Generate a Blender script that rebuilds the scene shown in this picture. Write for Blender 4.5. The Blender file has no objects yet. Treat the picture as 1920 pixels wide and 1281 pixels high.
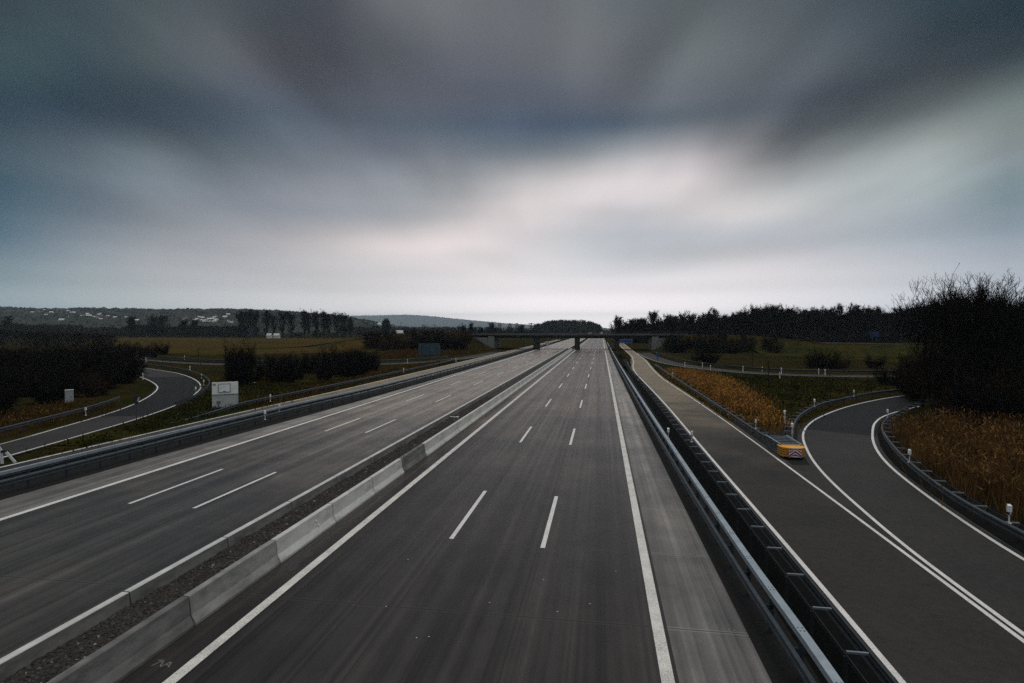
import bpy, math, random
from mathutils import Vector, Matrix, noise as mnoise
rnd = random.Random(7)
scene = bpy.context.scene
col = scene.collection

# ---------------------------------------------------------------- camera
F_PX, VPX, VPY, CAM_Z = 1031.0, 1127.0, 617.0, 8.0      # measured on the 1920x1281 photograph
YAW = math.atan((VPX - 960) / F_PX)
PITCH = -math.atan((640.5 - VPY) / F_PX * math.cos(YAW))
cam_data = bpy.data.cameras.new('camera')
cam_data.sensor_width = 36.0
cam_data.lens = 36.0 * F_PX / 1920.0
cam_data.clip_start = 0.1
cam_data.clip_end = 60000
cam = bpy.data.objects.new('camera', cam_data)
col.objects.link(cam)
cam.location = (0, 0, CAM_Z)
cam.rotation_euler = (math.pi / 2 + PITCH, 0, YAW)
scene.camera = cam
_cy, _sy, _cp, _sp = math.cos(YAW), math.sin(YAW), math.cos(PITCH), math.sin(PITCH)
FWD = (-_sy * _cp, _cy * _cp, _sp); RGT = (_cy, _sy, 0.0); UPV = (_sy * _sp, -_cy * _sp, _cp)

def ray(px, py):
    a = (px - 960) / F_PX; b = -(py - 640.5) / F_PX
    return [FWD[i] + a * RGT[i] + b * UPV[i] for i in range(3)]
def G(px, py, z=0.0):
    d = ray(px, py); t = (z - CAM_Z) / d[2]
    return (d[0] * t, d[1] * t)
def GL(pts, z=0.0):
    return [G(x, y, z) for x, y in pts]
def at_dist(px, py, D):
    """Point on the sight line at ground distance D along the road axis: (x, y, z)."""
    d = ray(px, py); t = D / d[1]
    return (d[0] * t, D, CAM_Z + d[2] * t)

# ---------------------------------------------------------------- exposure
vs = scene.view_settings
vs.view_transform = 'Standard'
vs.look = 'None'
vs.exposure = 0.0
vs.gamma = 1.0
vs.use_curve_mapping = False
scene.cycles.use_adaptive_sampling = False
scene.cycles.sample_clamp_indirect = 1.0
scene.cycles.use_denoising = False                      # keep the fine grain instead of smearing it

# ---------------------------------------------------------------- sky
def lin(c):
    out = []
    for v in c[:3]:
        v = v / 255.0
        out.append(v / 12.92 if v <= 0.04045 else ((v + 0.055) / 1.055) ** 2.4)
    return out
HAZE_SIGMA, HAZE_GLOW = 0.00009, (0.12, 0.13, 0.14)
SX = [0, 120, 240, 360, 480, 600, 720, 840, 960, 1080, 1200, 1320, 1440, 1560, 1680, 1800, 1920]
SKY = {
 0:  [(60,75,80),(60,74,80),(70,81,86),(84,91,95),(68,77,84),(72,75,84),(98,100,104),(106,110,111),(103,106,112),(110,115,118),(100,107,112),(98,104,107),(88,96,101),(80,88,95),(58,74,82),(42,60,70),(34,52,60)],
 100:[(62,82,85),(60,76,85),(75,88,92),(90,94,98),(84,84,91),(75,75,83),(78,82,88),(92,94,102),(101,103,110),(112,114,117),(104,108,114),(104,112,113),(96,102,108),(84,91,98),(68,76,84),(52,60,68),(46,57,66)],
 200:[(45,63,75),(46,64,78),(48,65,79),(66,78,90),(78,88,100),(86,90,100),(88,92,102),(90,94,106),(88,96,110),(92,98,112),(98,103,112),(95,100,108),(80,84,92),(68,74,82),(72,78,84),(103,110,110),(112,122,120)],
 250:[(58,75,86),(70,83,94),(80,90,100),(78,90,100),(85,97,110),(90,100,112),(92,102,114),(92,103,115),(92,104,122),(92,105,122),(100,110,120),(110,114,119),(90,94,100),(90,97,100),(125,130,130),(138,144,142),(118,126,126)],
 300:[(68,86,97),(82,95,105),(108,117,122),(105,115,122),(112,120,128),(120,124,132),(122,126,136),(128,132,140),(125,132,140),(150,153,156),(182,180,182),(185,178,180),(130,132,134),(140,145,146),(158,164,163),(145,154,155),(120,130,135)],
 350:[(62,86,100),(85,100,112),(105,115,125),(118,126,134),(132,136,144),(142,145,154),(146,150,157),(152,156,160),(185,182,183),(205,198,198),(212,202,203),(200,194,194),(172,172,174),(170,175,175),(165,172,173),(150,162,165),(110,128,135)],
 400:[(75,97,112),(95,110,122),(125,130,138),(138,142,148),(142,146,155),(150,153,160),(155,158,164),(172,172,174),(215,205,204),(205,200,202),(190,190,194),(205,200,200),(200,196,196),(178,182,184),(165,172,178),(148,158,166),(118,134,142)],
 450:[(88,110,124),(115,128,138),(142,146,152),(152,155,160),(165,164,168),(185,180,180),(205,196,195),(215,204,204),(212,205,206),(192,194,198),(178,182,188),(182,185,190),(170,175,182),(172,177,184),(165,172,180),(155,164,174),(140,152,162)],
 500:[(118,134,142),(140,150,156),(158,162,166),(168,168,172),(174,174,178),(182,180,182),(198,194,195),(212,206,207),(216,210,211),(205,204,207),(195,196,200),(205,202,204),(208,203,204),(198,196,200),(186,188,193),(176,180,188),(165,170,180)],
 560:[(138,150,155),(150,160,163),(165,170,172),(175,177,178),(188,188,189),(195,193,194),(203,200,201),(212,208,209),(220,214,215),(222,215,217),(222,215,217),(220,214,216),(212,208,211),(205,203,207),(195,196,201),(184,188,194),(172,178,186)],
 610:[(132,144,149),(147,157,161),(160,165,168),(174,177,179),(185,186,187),(194,193,194),(201,199,200),(210,206,207),(219,214,215),(222,216,217),(222,217,218),(220,214,216),(212,208,211),(205,203,207),(195,196,201),(184,188,194),(172,178,186)],
}
SY = sorted(SKY)
def sky_px(px, py):
    px = min(max(px, 0), 1920); py = min(max(py, 0), 610)
    i = min(int(px / 120), 15); fx = (px - SX[i]) / 120.0
    j = max(k for k in range(len(SY) - 1) if SY[k] <= py); fy = (py - SY[j]) / (SY[j + 1] - SY[j])
    c = [lin(SKY[SY[j + a]][i + b]) for a in (0, 1) for b in (0, 1)]
    return [(c[0][k] * (1 - fx) + c[1][k] * fx) * (1 - fy) + (c[2][k] * (1 - fx) + c[3][k] * fx) * fy for k in range(3)]
def sky_dir(az, el):
    """az, el (degrees) about the road-facing sky; returns the radiance seen in that direction."""
    a, e = math.radians(az), math.radians(el)
    d = [math.cos(e) * (math.sin(a) * RGT[i] + math.cos(a) * (-_sy, _cy, 0)[i]) for i in range(3)]
    d[2] = math.sin(e)
    dot = lambda u: sum(d[i] * u[i] for i in range(3))
    f = dot(FWD)
    c = [v * (1.0 + 0.15 * math.exp(-((el - 1.5) / 5.5) ** 2 - ((az - 4.0) / 24.0) ** 2)) * (1.0 - 0.10 * min(max((el - 16.0) / 10.0, 0.0), 1.0)) for v in sky_px(960 + F_PX * dot(RGT) / f, 640.5 - F_PX * dot(UPV) / f)]
    # the sky above the haze layer is brighter than it looks through it
    T = math.exp(-HAZE_SIGMA * min(13500.0, 412.0 / max(math.tan(e), 1e-4)))
    return [min(max((v - s_ * (1 - T)) / T, v * 0.6), 3.2) for v, s_ in zip(c, HAZE_GLOW)]

SUN_EL, SUN_AZ = math.radians(70), math.radians(50)       # SUN_AZ: clockwise from the road axis (+Y)
world = bpy.data.worlds.new('World')
scene.world = world
world.use_nodes = True
nt = world.node_tree
for n in list(nt.nodes): nt.nodes.remove(n)
def WN(t, **kw):
    n = nt.nodes.new(t)
    for k, v in kw.items(): setattr(n, k, v)
    return n
def wmath(op, a, b=None, c=None, clamp=False):
    n = WN('ShaderNodeMath', operation=op); n.use_clamp = clamp
    for i, v in enumerate((a, b, c)):
        if v is None: continue
        if isinstance(v, (int, float)): n.inputs[i].default_value = v
        else: nt.links.new(v, n.inputs[i])
    return n.outputs[0]
def wrange(v, a, b, lo=0.0, hi=1.0, kind='SMOOTHSTEP'):
    n = WN('ShaderNodeMapRange', interpolation_type=kind)
    nt.links.new(v, n.inputs[0])
    for i, q in enumerate((a, b, lo, hi)): n.inputs[i + 1].default_value = q
    return n.outputs[0]
def wdot(v, vec):
    n = WN('ShaderNodeVectorMath', operation='DOT_PRODUCT'); nt.links.new(v, n.inputs[0]); n.inputs[1].default_value = vec
    return n.outputs['Value']
def wmix(f, a, b):
    n = WN('ShaderNodeMix', data_type='RGBA')
    for i, v in ((0, f), (6, a), (7, b)):
        if isinstance(v, (int, float)): n.inputs[i].default_value = v
        elif isinstance(v, (tuple, list)): n.inputs[i].default_value = (*v, 1) if len(v) == 3 else v
        else: nt.links.new(v, n.inputs[i])
    return n.outputs[2]
tc = WN('ShaderNodeTexCoord')
D = tc.outputs['Generated']
dz = wdot(D, (0, 0, 1))
# cloud-plane coordinates: clouds drifted along the road axis during a long exposure
den = wmath('ADD', wmath('MAXIMUM', dz, 0.0), 0.10)
comb = WN('ShaderNodeCombineXYZ')
nt.links.new(wmath('DIVIDE', wdot(D, (1, 0.12, 0)), den), comb.inputs[0])
nt.links.new(wmath('MULTIPLY', wmath('DIVIDE', wdot(D, (-0.12, 1, 0)), den), 0.22), comb.inputs[1])
def wnoise(scale, detail, rough, off):
    mp = WN('ShaderNodeMapping'); mp.inputs['Location'].default_value = off
    nt.links.new(comb.outputs[0], mp.inputs[0])
    n = WN('ShaderNodeTexNoise'); n.inputs['Scale'].default_value = scale
    n.inputs['Detail'].default_value = detail; n.inputs['Roughness'].default_value = rough
    nt.links.new(mp.outputs[0], n.inputs['Vector'])
    return n.outputs[0]
n1 = wnoise(1.1, 2.0, 0.45, (3.1, 1.7, 0)); n2 = wnoise(0.9, 2.0, 0.45, (9.3, 4.1, 2)); n3 = wnoise(1.9, 2.0, 0.45, (0.4, 7.7, 5))
az0 = wmath('ARCTAN2', wdot(D, RGT), wdot(D, (-_sy, _cy, 0)))
el0 = wmath('ARCSINE', dz)
lowfade = wrange(dz, 0.02, 0.18)
az = wmath('ADD', wmath('MULTIPLY', az0, 180 / math.pi), wmath('MULTIPLY', wmath('MULTIPLY', wmath('SUBTRACT', n1, 0.5), 3.0), lowfade))
el = wmath('ADD', wmath('MULTIPLY', el0, 180 / math.pi), wmath('MULTIPLY', wmath('MULTIPLY', wmath('SUBTRACT', n2, 0.5), 2.0), lowfade))
AZS = [-43, -38, -33, -28, -23, -18, -13, -8, -3, 2, 7, 12, 17, 22, 27, 32, 37, 42]
EL_LO, EL_HI = -2.0, 34.0
elp = wrange(el, EL_LO, EL_HI, 0, 1, 'LINEAR')
ELS = [0.0, 1.0, 2.2, 3.6, 5.2, 7.0, 9.0, 11.0, 13.0, 15.0, 17.0, 19.5, 22, 24.5, 27, 30, 33]
sky = None
for i, a in enumerate(AZS):
    r = WN('ShaderNodeValToRGB'); cr = r.color_ramp; cr.interpolation = 'CARDINAL'
    for k, e in enumerate(ELS):
        pos = (e - EL_LO) / (EL_HI - EL_LO)
        s = cr.elements[k] if k < 2 else cr.elements.new(pos)
        s.position = pos
        s.color = (*[v * 0.25 for v in sky_dir(a, e)], 1)      # stored at a quarter: a ramp holds 0..1
    nt.links.new(elp, r.inputs[0])
    sky = r.outputs[0] if sky is None else wmix(wrange(az, AZS[i - 1], a, 0, 1, 'LINEAR'), sky, r.outputs[0])
# soft cloud streaks, strongest away from the horizon
n4 = wnoise(5.0, 2.0, 0.45, (2.2, 1.4, 8))
hifade = wrange(dz, 0.10, 0.34)
str_ = wmath('ADD', wmath('MULTIPLY', wmath('ADD', wmath('MULTIPLY', wmath('SUBTRACT', n3, 0.5), 1.05), wmath('MULTIPLY', wmath('SUBTRACT', n4, 0.5), 0.36)), hifade), 1.0)
# the larger drifting cloud banks: soft ellipses in azimuth and elevation (ends given as sight lines, width, gain)
BANKS = [(340, 20, 580, 260, 55, .30), (740, 10, 980, 70, 60, .22), (1215, 215, 1375, 10, 42, .30), (1385, 245, 1590, 30, 34, .16), (1560, 305, 1915, 215, 52, .20),
         (930, 390, 1330, 310, 42, .16), (540, 485, 950, 440, 30, .13), (1330, 425, 1520, 400, 42, .08), (200, 265, 360, 340, 42, .24), (20, 60, 110, 130, 70, .12), (1140, 530, 1480, 500, 16, .07),
         (440, 170, 660, 40, 95, -.24), (1500, 265, 1910, 95, 62, -.30), (1335, 295, 1500, 265, 42, -.24), (950, 275, 1190, 200, 44, -.16), (80, 170, 440, 260, 52, -.20), (1620, 20, 1915, 40, 60, -.12),
         (1150, 487, 1560, 455, 20, -.13), (1040, 397, 1270, 400, 16, -.08), (140, 380, 360, 400, 28, -.09), (860, 480, 1000, 503, 15, -.07), (380, 305, 720, 290, 28, -.08), (1170, 140, 1270, 40, 34, -.12), (1430, 150, 1540, 50, 28, -.10), (1700, 330, 1915, 300, 24, .08), (1560, 440, 1915, 420, 18, -.07)]
azel = WN('ShaderNodeCombineXYZ'); nt.links.new(az, azel.inputs[0]); nt.links.new(el, azel.inputs[1])
def az_el(px, py):
    d = ray(px, py); L = math.sqrt(sum(v * v for v in d))
    return math.degrees(math.atan2(sum(d[i] * RGT[i] for i in range(3)), sum(d[i] * (-_sy, _cy, 0)[i] for i in range(3)))), math.degrees(math.asin(d[2] / L))
for x0_, y0_, x1_, y1_, w_, g_ in BANKS:
    (a0, e0), (a1, e1) = az_el(x0_, y0_), az_el(x1_, y1_)
    mp = WN('ShaderNodeMapping', vector_type='TEXTURE')
    half = math.hypot(a1 - a0, e1 - e0) * 0.78 + 1.0; wd = w_ / F_PX * 57.3 * 1.75
    mp.inputs['Location'].default_value = ((a0 + a1) / 2, (e0 + e1) / 2, 0); mp.inputs['Rotation'].default_value = (0, 0, math.atan2(e1 - e0, a1 - a0)); mp.inputs['Scale'].default_value = (half, wd, 1)
    nt.links.new(azel.outputs[0], mp.inputs[0])
    ln = WN('ShaderNodeVectorMath', operation='LENGTH'); nt.links.new(mp.outputs[0], ln.inputs[0])
    str_ = wmath('MULTIPLY_ADD', wrange(ln.outputs['Value'], 0.0, 1.0, 1.0, 0.0), g_, str_)
str_ = wmath('MULTIPLY', wmath('MAXIMUM', str_, 0.3), 4.0)
vmul = WN('ShaderNodeVectorMath', operation='SCALE'); nt.links.new(sky, vmul.inputs[0]); nt.links.new(str_, vmul.inputs['Scale'])
sky = vmul.outputs[0]
ZENITH, BEHIND = (0.76, 0.78, 0.82), (0.24, 0.25, 0.27)
absaz = wmath('ABSOLUTE', wmath('MULTIPLY', az0, 180 / math.pi))
sky = wmix(wrange(absaz, 52, 105), sky, BEHIND)
sky = wmix(wrange(dz, 0.57, 0.86), sky, ZENITH)
nis = WN('ShaderNodeTexSky', sky_type='NISHITA'); nis.sun_disc = False
nis.sun_elevation = SUN_EL; nis.sun_rotation = SUN_AZ
bg1 = WN('ShaderNodeBackground'); nt.links.new(nis.outputs[0], bg1.inputs[0]); bg1.inputs[1].default_value = 0.06
bg2 = WN('ShaderNodeBackground'); nt.links.new(sky, bg2.inputs[0]); bg2.inputs[1].default_value = 1.0
ms = WN('ShaderNodeMixShader'); ms.inputs[0].default_value = 0.985      # thick cloud with a little clear sky showing through
nt.links.new(bg1.outputs[0], ms.inputs[1]); nt.links.new(bg2.outputs[0], ms.inputs[2])
wo = WN('ShaderNodeOutputWorld'); nt.links.new(ms.outputs[0], wo.inputs[0])
world.cycles.sampling_method = 'MANUAL'
world.cycles.sample_map_resolution = 512

# ---------------------------------------------------------------- sun behind the cloud
sl = bpy.data.lights.new('sun', 'SUN'); sl.energy = 0.8; sl.angle = math.radians(25); sl.color = (1.0, 0.96, 0.90)
sun = bpy.data.objects.new('sun', sl); col.objects.link(sun)
sd = Vector((math.sin(SUN_AZ) * math.cos(SUN_EL), math.cos(SUN_AZ) * math.cos(SUN_EL), math.sin(SUN_EL)))
sun.rotation_euler = sd.to_track_quat('Z', 'Y').to_euler()

# ================================================================= helpers
class MB:
    def __init__(self): self.v = []; self.f = []; self.m = []
    def add(self, vs, fs, mi=0):
        o = len(self.v); self.v.extend(tuple(q) for q in vs)
        for f in fs: self.f.append(tuple(o + i for i in f)); self.m.append(mi)
        return self
    def box(self, c, s, rot=None, mi=0, top=1.0):
        hx, hy, hz = s[0] / 2, s[1] / 2, s[2] / 2
        p = [(-hx, -hy, -hz), (hx, -hy, -hz), (hx, hy, -hz), (-hx, hy, -hz),
             (-hx * top, -hy * top, hz), (hx * top, -hy * top, hz), (hx * top, hy * top, hz), (-hx * top, hy * top, hz)]
        if rot is not None: p = [tuple(rot @ Vector(q)) for q in p]
        self.add([(q[0] + c[0], q[1] + c[1], q[2] + c[2]) for q in p],
                 [(0, 3, 2, 1), (4, 5, 6, 7), (0, 1, 5, 4), (1, 2, 6, 5), (2, 3, 7, 6), (3, 0, 4, 7)], mi)
        return self
    def tube(self, pts, rads, n=4, mi=0, cap=True):
        pts = [Vector(p) for p in pts]; vs = []; fs = []
        for i, p in enumerate(pts):
            t = (pts[min(i + 1, len(pts) - 1)] - pts[max(i - 1, 0)])
            t = t.normalized() if t.length > 1e-9 else Vector((0, 0, 1))
            a = t.cross(Vector((1, 0, 0)) if abs(t.x) < 0.8 else Vector((0, 1, 0))).normalized(); b = t.cross(a)
            for k in range(n):
                w = 2 * math.pi * k / n
                vs.append(p + (a * math.cos(w) + b * math.sin(w)) * rads[i])
        for i in range(len(pts) - 1):
            for k in range(n):
                fs.append((i * n + k, i * n + (k + 1) % n, (i + 1) * n + (k + 1) % n, (i + 1) * n + k))
        if cap:
            fs.append(tuple(range(n - 1, -1, -1))); fs.append(tuple((len(pts) - 1) * n + k for k in range(n)))
        self.add(vs, fs, mi)
        return self
    def sliver(self, p, d, L, w, r):
        """A thin twig or blade: a narrow pointed quad from p along d."""
        s = d.cross(Vector((r.uniform(-1, 1), r.uniform(-1, 1), r.uniform(-1, 1))))
        if s.length < 1e-6: return self
        s = s.normalized() * (w / 2)
        m = p + d * (L * 0.45) + Vector((r.uniform(-1, 1), r.uniform(-1, 1), r.uniform(-1, 1))) * (L * 0.06)
        e = p + d * L
        o = len(self.v)
        self.v.extend([tuple(p - s), tuple(p + s), tuple(m + s * 0.8), tuple(e), tuple(m - s * 0.8)])
        self.f.append((o, o + 1, o + 2, o + 3, o + 4)); self.m.append(0)
        return self
    def mesh(self, name, mats, smooth=False, off=(0, 0, 0)):
        me = bpy.data.meshes.new(name)
        v = self.v if off == (0, 0, 0) else [(a - off[0], b - off[1], c - off[2]) for a, b, c in self.v]
        me.from_pydata(v, [], self.f)
        if not isinstance(mats, (list, tuple)): mats = [mats]
        for m in mats: me.materials.append(m)
        if len(mats) > 1: me.polygons.foreach_set('material_index', self.m)
        if smooth: me.polygons.foreach_set('use_smooth', [True] * len(me.polygons))
        me.update()
        return me
def obj(name, mb, mats, parent=None, smooth=False, off=(0, 0, 0)):
    me = mb if isinstance(mb, bpy.types.Mesh) else mb.mesh(name, mats, smooth, off)
    o = bpy.data.objects.new(name, me); col.objects.link(o)
    if parent is not None: o.parent = parent
    return o
def tag(o, label=None, cat=None, group=None, kind=None):
    if label: o['label'] = label
    if cat: o['category'] = cat
    if group: o['group'] = group
    if kind: o['kind'] = kind
    return o
def thing(name, label, cat, loc=(0, 0, 0), rz=0.0, group=None):
    o = bpy.data.objects.new(name, None); col.objects.link(o)
    o.location = loc; o.rotation_euler = (0, 0, rz); o.empty_display_size = 0.3
    return tag(o, label, cat, group)
KIDS = {}
def copy_thing(root, loc, rz=0.0, sc=(1, 1, 1), label=None, group=None):
    c = root.copy(); col.objects.link(c)
    c.location = loc; c.rotation_euler = (0, 0, rz); c.scale = sc
    if label: c['label'] = label
    if group: c['group'] = group
    if root.name not in KIDS: KIDS[root.name] = [(k, list(k.children)) for k in root.children]
    for k, subs in KIDS[root.name]:
        d = k.copy(); col.objects.link(d); d.parent = c
        for s in subs:
            e = s.copy(); col.objects.link(e); e.parent = d
    return c
ORD = ['', 'first', 'second', 'third', 'fourth', 'fifth', 'sixth', 'seventh', 'eighth', 'ninth', 'tenth', 'eleventh', 'twelfth', 'thirteenth',
       'fourteenth', 'fifteenth', 'sixteenth', 'seventeenth', 'eighteenth', 'nineteenth', 'twentieth']
def ordinal(n):
    if n <= 20: return ORD[n]
    t = {2: 'twenty', 3: 'thirty', 4: 'forty', 5: 'fifty', 6: 'sixty', 7: 'seventy', 8: 'eighty', 9: 'ninety'}[n // 10]
    if n % 10 == 0: return t[:-1] + 'ieth'
    return t + '-' + ORD[n % 10]

def spline(pts, step=1.0):
    """Catmull-Rom through 2-D points, resampled every ~step metres."""
    P = [Vector((p[0], p[1])) for p in pts]
    P = [P[0] * 2 - P[1]] + P + [P[-1] * 2 - P[-2]]
    out = []
    for i in range(1, len(P) - 2):
        a, b, c, d = P[i - 1:i + 3]
        n = max(1, int((c - b).length / step))
        for k in range(n):
            t = k / n
            out.append(0.5 * ((2 * b) + (c - a) * t + (2 * a - 5 * b + 4 * c - d) * t * t + (3 * b - a - 3 * c + d) * t ** 3))
    out.append(P[-2])
    return [(p.x, p.y) for p in out]
def smooth_line(pts, it=3):
    for _ in range(it):
        pts = [pts[0]] + [((a[0] + 2 * b[0] + c[0]) / 4, (a[1] + 2 * b[1] + c[1]) / 4) for a, b, c in zip(pts, pts[1:], pts[2:])] + [pts[-1]]
    return pts
def normals(path):
    out = []
    for i in range(len(path)):
        a = path[max(i - 1, 0)]; b = path[min(i + 1, len(path) - 1)]
        dx, dy = b[0] - a[0], b[1] - a[1]; L = math.hypot(dx, dy) or 1
        out.append((dy / L, -dx / L))                 # to the right of travel
    return out
def offset(path, d):
    return [(p[0] + n[0] * d, p[1] + n[1] * d) for p, n in zip(path, normals(path))]
def resample(path, n):
    L = [0]
    for a, b in zip(path, path[1:]): L.append(L[-1] + math.hypot(b[0] - a[0], b[1] - a[1]))
    out = []; j = 0
    for k in range(n):
        s = L[-1] * k / (n - 1)
        while j < len(L) - 2 and L[j + 1] < s: j += 1
        t = (s - L[j]) / max(L[j + 1] - L[j], 1e-9)
        out.append((path[j][0] + (path[j + 1][0] - path[j][0]) * t, path[j][1] + (path[j + 1][1] - path[j][1]) * t))
    return out
def walk(path, step, start=0.0):
    """Points every step metres along path, with heading."""
    out = []; acc = -start
    for a, b in zip(path, path[1:]):
        L = math.hypot(b[0] - a[0], b[1] - a[1])
        if L < 1e-6: continue
        while acc <= L:
            if acc >= 0: out.append((a[0] + (b[0] - a[0]) * acc / L, a[1] + (b[1] - a[1]) * acc / L, math.atan2(b[1] - a[1], b[0] - a[0])))
            acc += step
        acc -= L
    return out
def ribbon(mb, A, B, z=0.0, mi=0, zf=None):
    n = len(A)
    mb.add([(p[0], p[1], z) for p in A] + [(p[0], p[1], z) for p in B], [(i, n + i, n + i + 1, i + 1) for i in range(n - 1)], mi)
    return mb
def strip(path, w, z, mb=None, mi=0):
    mb = mb or MB()
    return ribbon(mb, offset(path, -w / 2), offset(path, w / 2), z, mi)
def line_at(pts, y):
    """x on a polyline given as (x, y) with rising y."""
    if y <= pts[0][1]:
        a, b = pts[0], pts[1]
    else:
        a, b = pts[-2], pts[-1]
        for p, q in zip(pts, pts[1:]):
            if p[1] <= y <= q[1]: a, b = p, q; break
    return a[0] + (b[0] - a[0]) * (y - a[1]) / (b[1] - a[1])

# ================================================================= materials
def mat(name, rough=0.7, metal=0.0, spec=0.5):
    m = bpy.data.materials.new(name); m.use_nodes = True
    b = m.node_tree.nodes['Principled BSDF']
    b.inputs['Roughness'].default_value = rough; b.inputs['Metallic'].default_value = metal
    b.inputs['Specular IOR Level'].default_value = spec
    return m, m.node_tree, b
def nd(t, ty, **kw):
    n = t.nodes.new(ty)
    for k, v in kw.items(): setattr(n, k, v)
    return n
def tnoise(t, scale, detail=3.0, rough=0.55, vec=(1, 1, 1), coord='Object', off=(0, 0, 0)):
    c = nd(t, 'ShaderNodeTexCoord'); mp = nd(t, 'ShaderNodeMapping')
    mp.inputs['Scale'].default_value = vec; mp.inputs['Location'].default_value = off
    n = nd(t, 'ShaderNodeTexNoise'); n.inputs['Scale'].default_value = scale
    n.inputs['Detail'].default_value = detail; n.inputs['Roughness'].default_value = rough
    t.links.new(c.outputs[coord], mp.inputs[0]); t.links.new(mp.outputs[0], n.inputs['Vector'])
    return n.outputs[0]
def ramp(t, fac, stops, interp='LINEAR'):
    r = nd(t, 'ShaderNodeValToRGB'); cr = r.color_ramp; cr.interpolation = interp
    for k, (p, c) in enumerate(stops):
        e = cr.elements[k] if k < 2 else cr.elements.new(p)
        e.position = p; e.color = (*c, 1) if len(c) == 3 else c
    t.links.new(fac, r.inputs[0]); return r.outputs[0]
def mixc(t, f, a, b, mode='MIX'):
    n = nd(t, 'ShaderNodeMix', data_type='RGBA', blend_type=mode)
    for i, v in ((0, f), (6, a), (7, b)):
        if isinstance(v, (int, float)): n.inputs[i].default_value = v
        elif isinstance(v, (tuple, list)): n.inputs[i].default_value = (*v, 1)
        else: t.links.new(v, n.inputs[i])
    return n.outputs[2]
def tmath(t, op, a, b=None, clamp=False):
    n = nd(t, 'ShaderNodeMath', operation=op); n.use_clamp = clamp
    for i, v in enumerate((a, b)):
        if v is None: continue
        if isinstance(v, (int, float)): n.inputs[i].default_value = v
        else: t.links.new(v, n.inputs[i])
    return n.outputs[0]
def bump(t, b, h, strength=0.3, dist=0.01):
    n = nd(t, 'ShaderNodeBump'); n.inputs['Strength'].default_value = strength; n.inputs['Distance'].default_value = dist
    t.links.new(h, n.inputs['Height']); t.links.new(n.outputs[0], b.inputs['Normal'])
def g3(v, tint=(1, 1, 1)): return tuple(v * q for q in tint)

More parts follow.
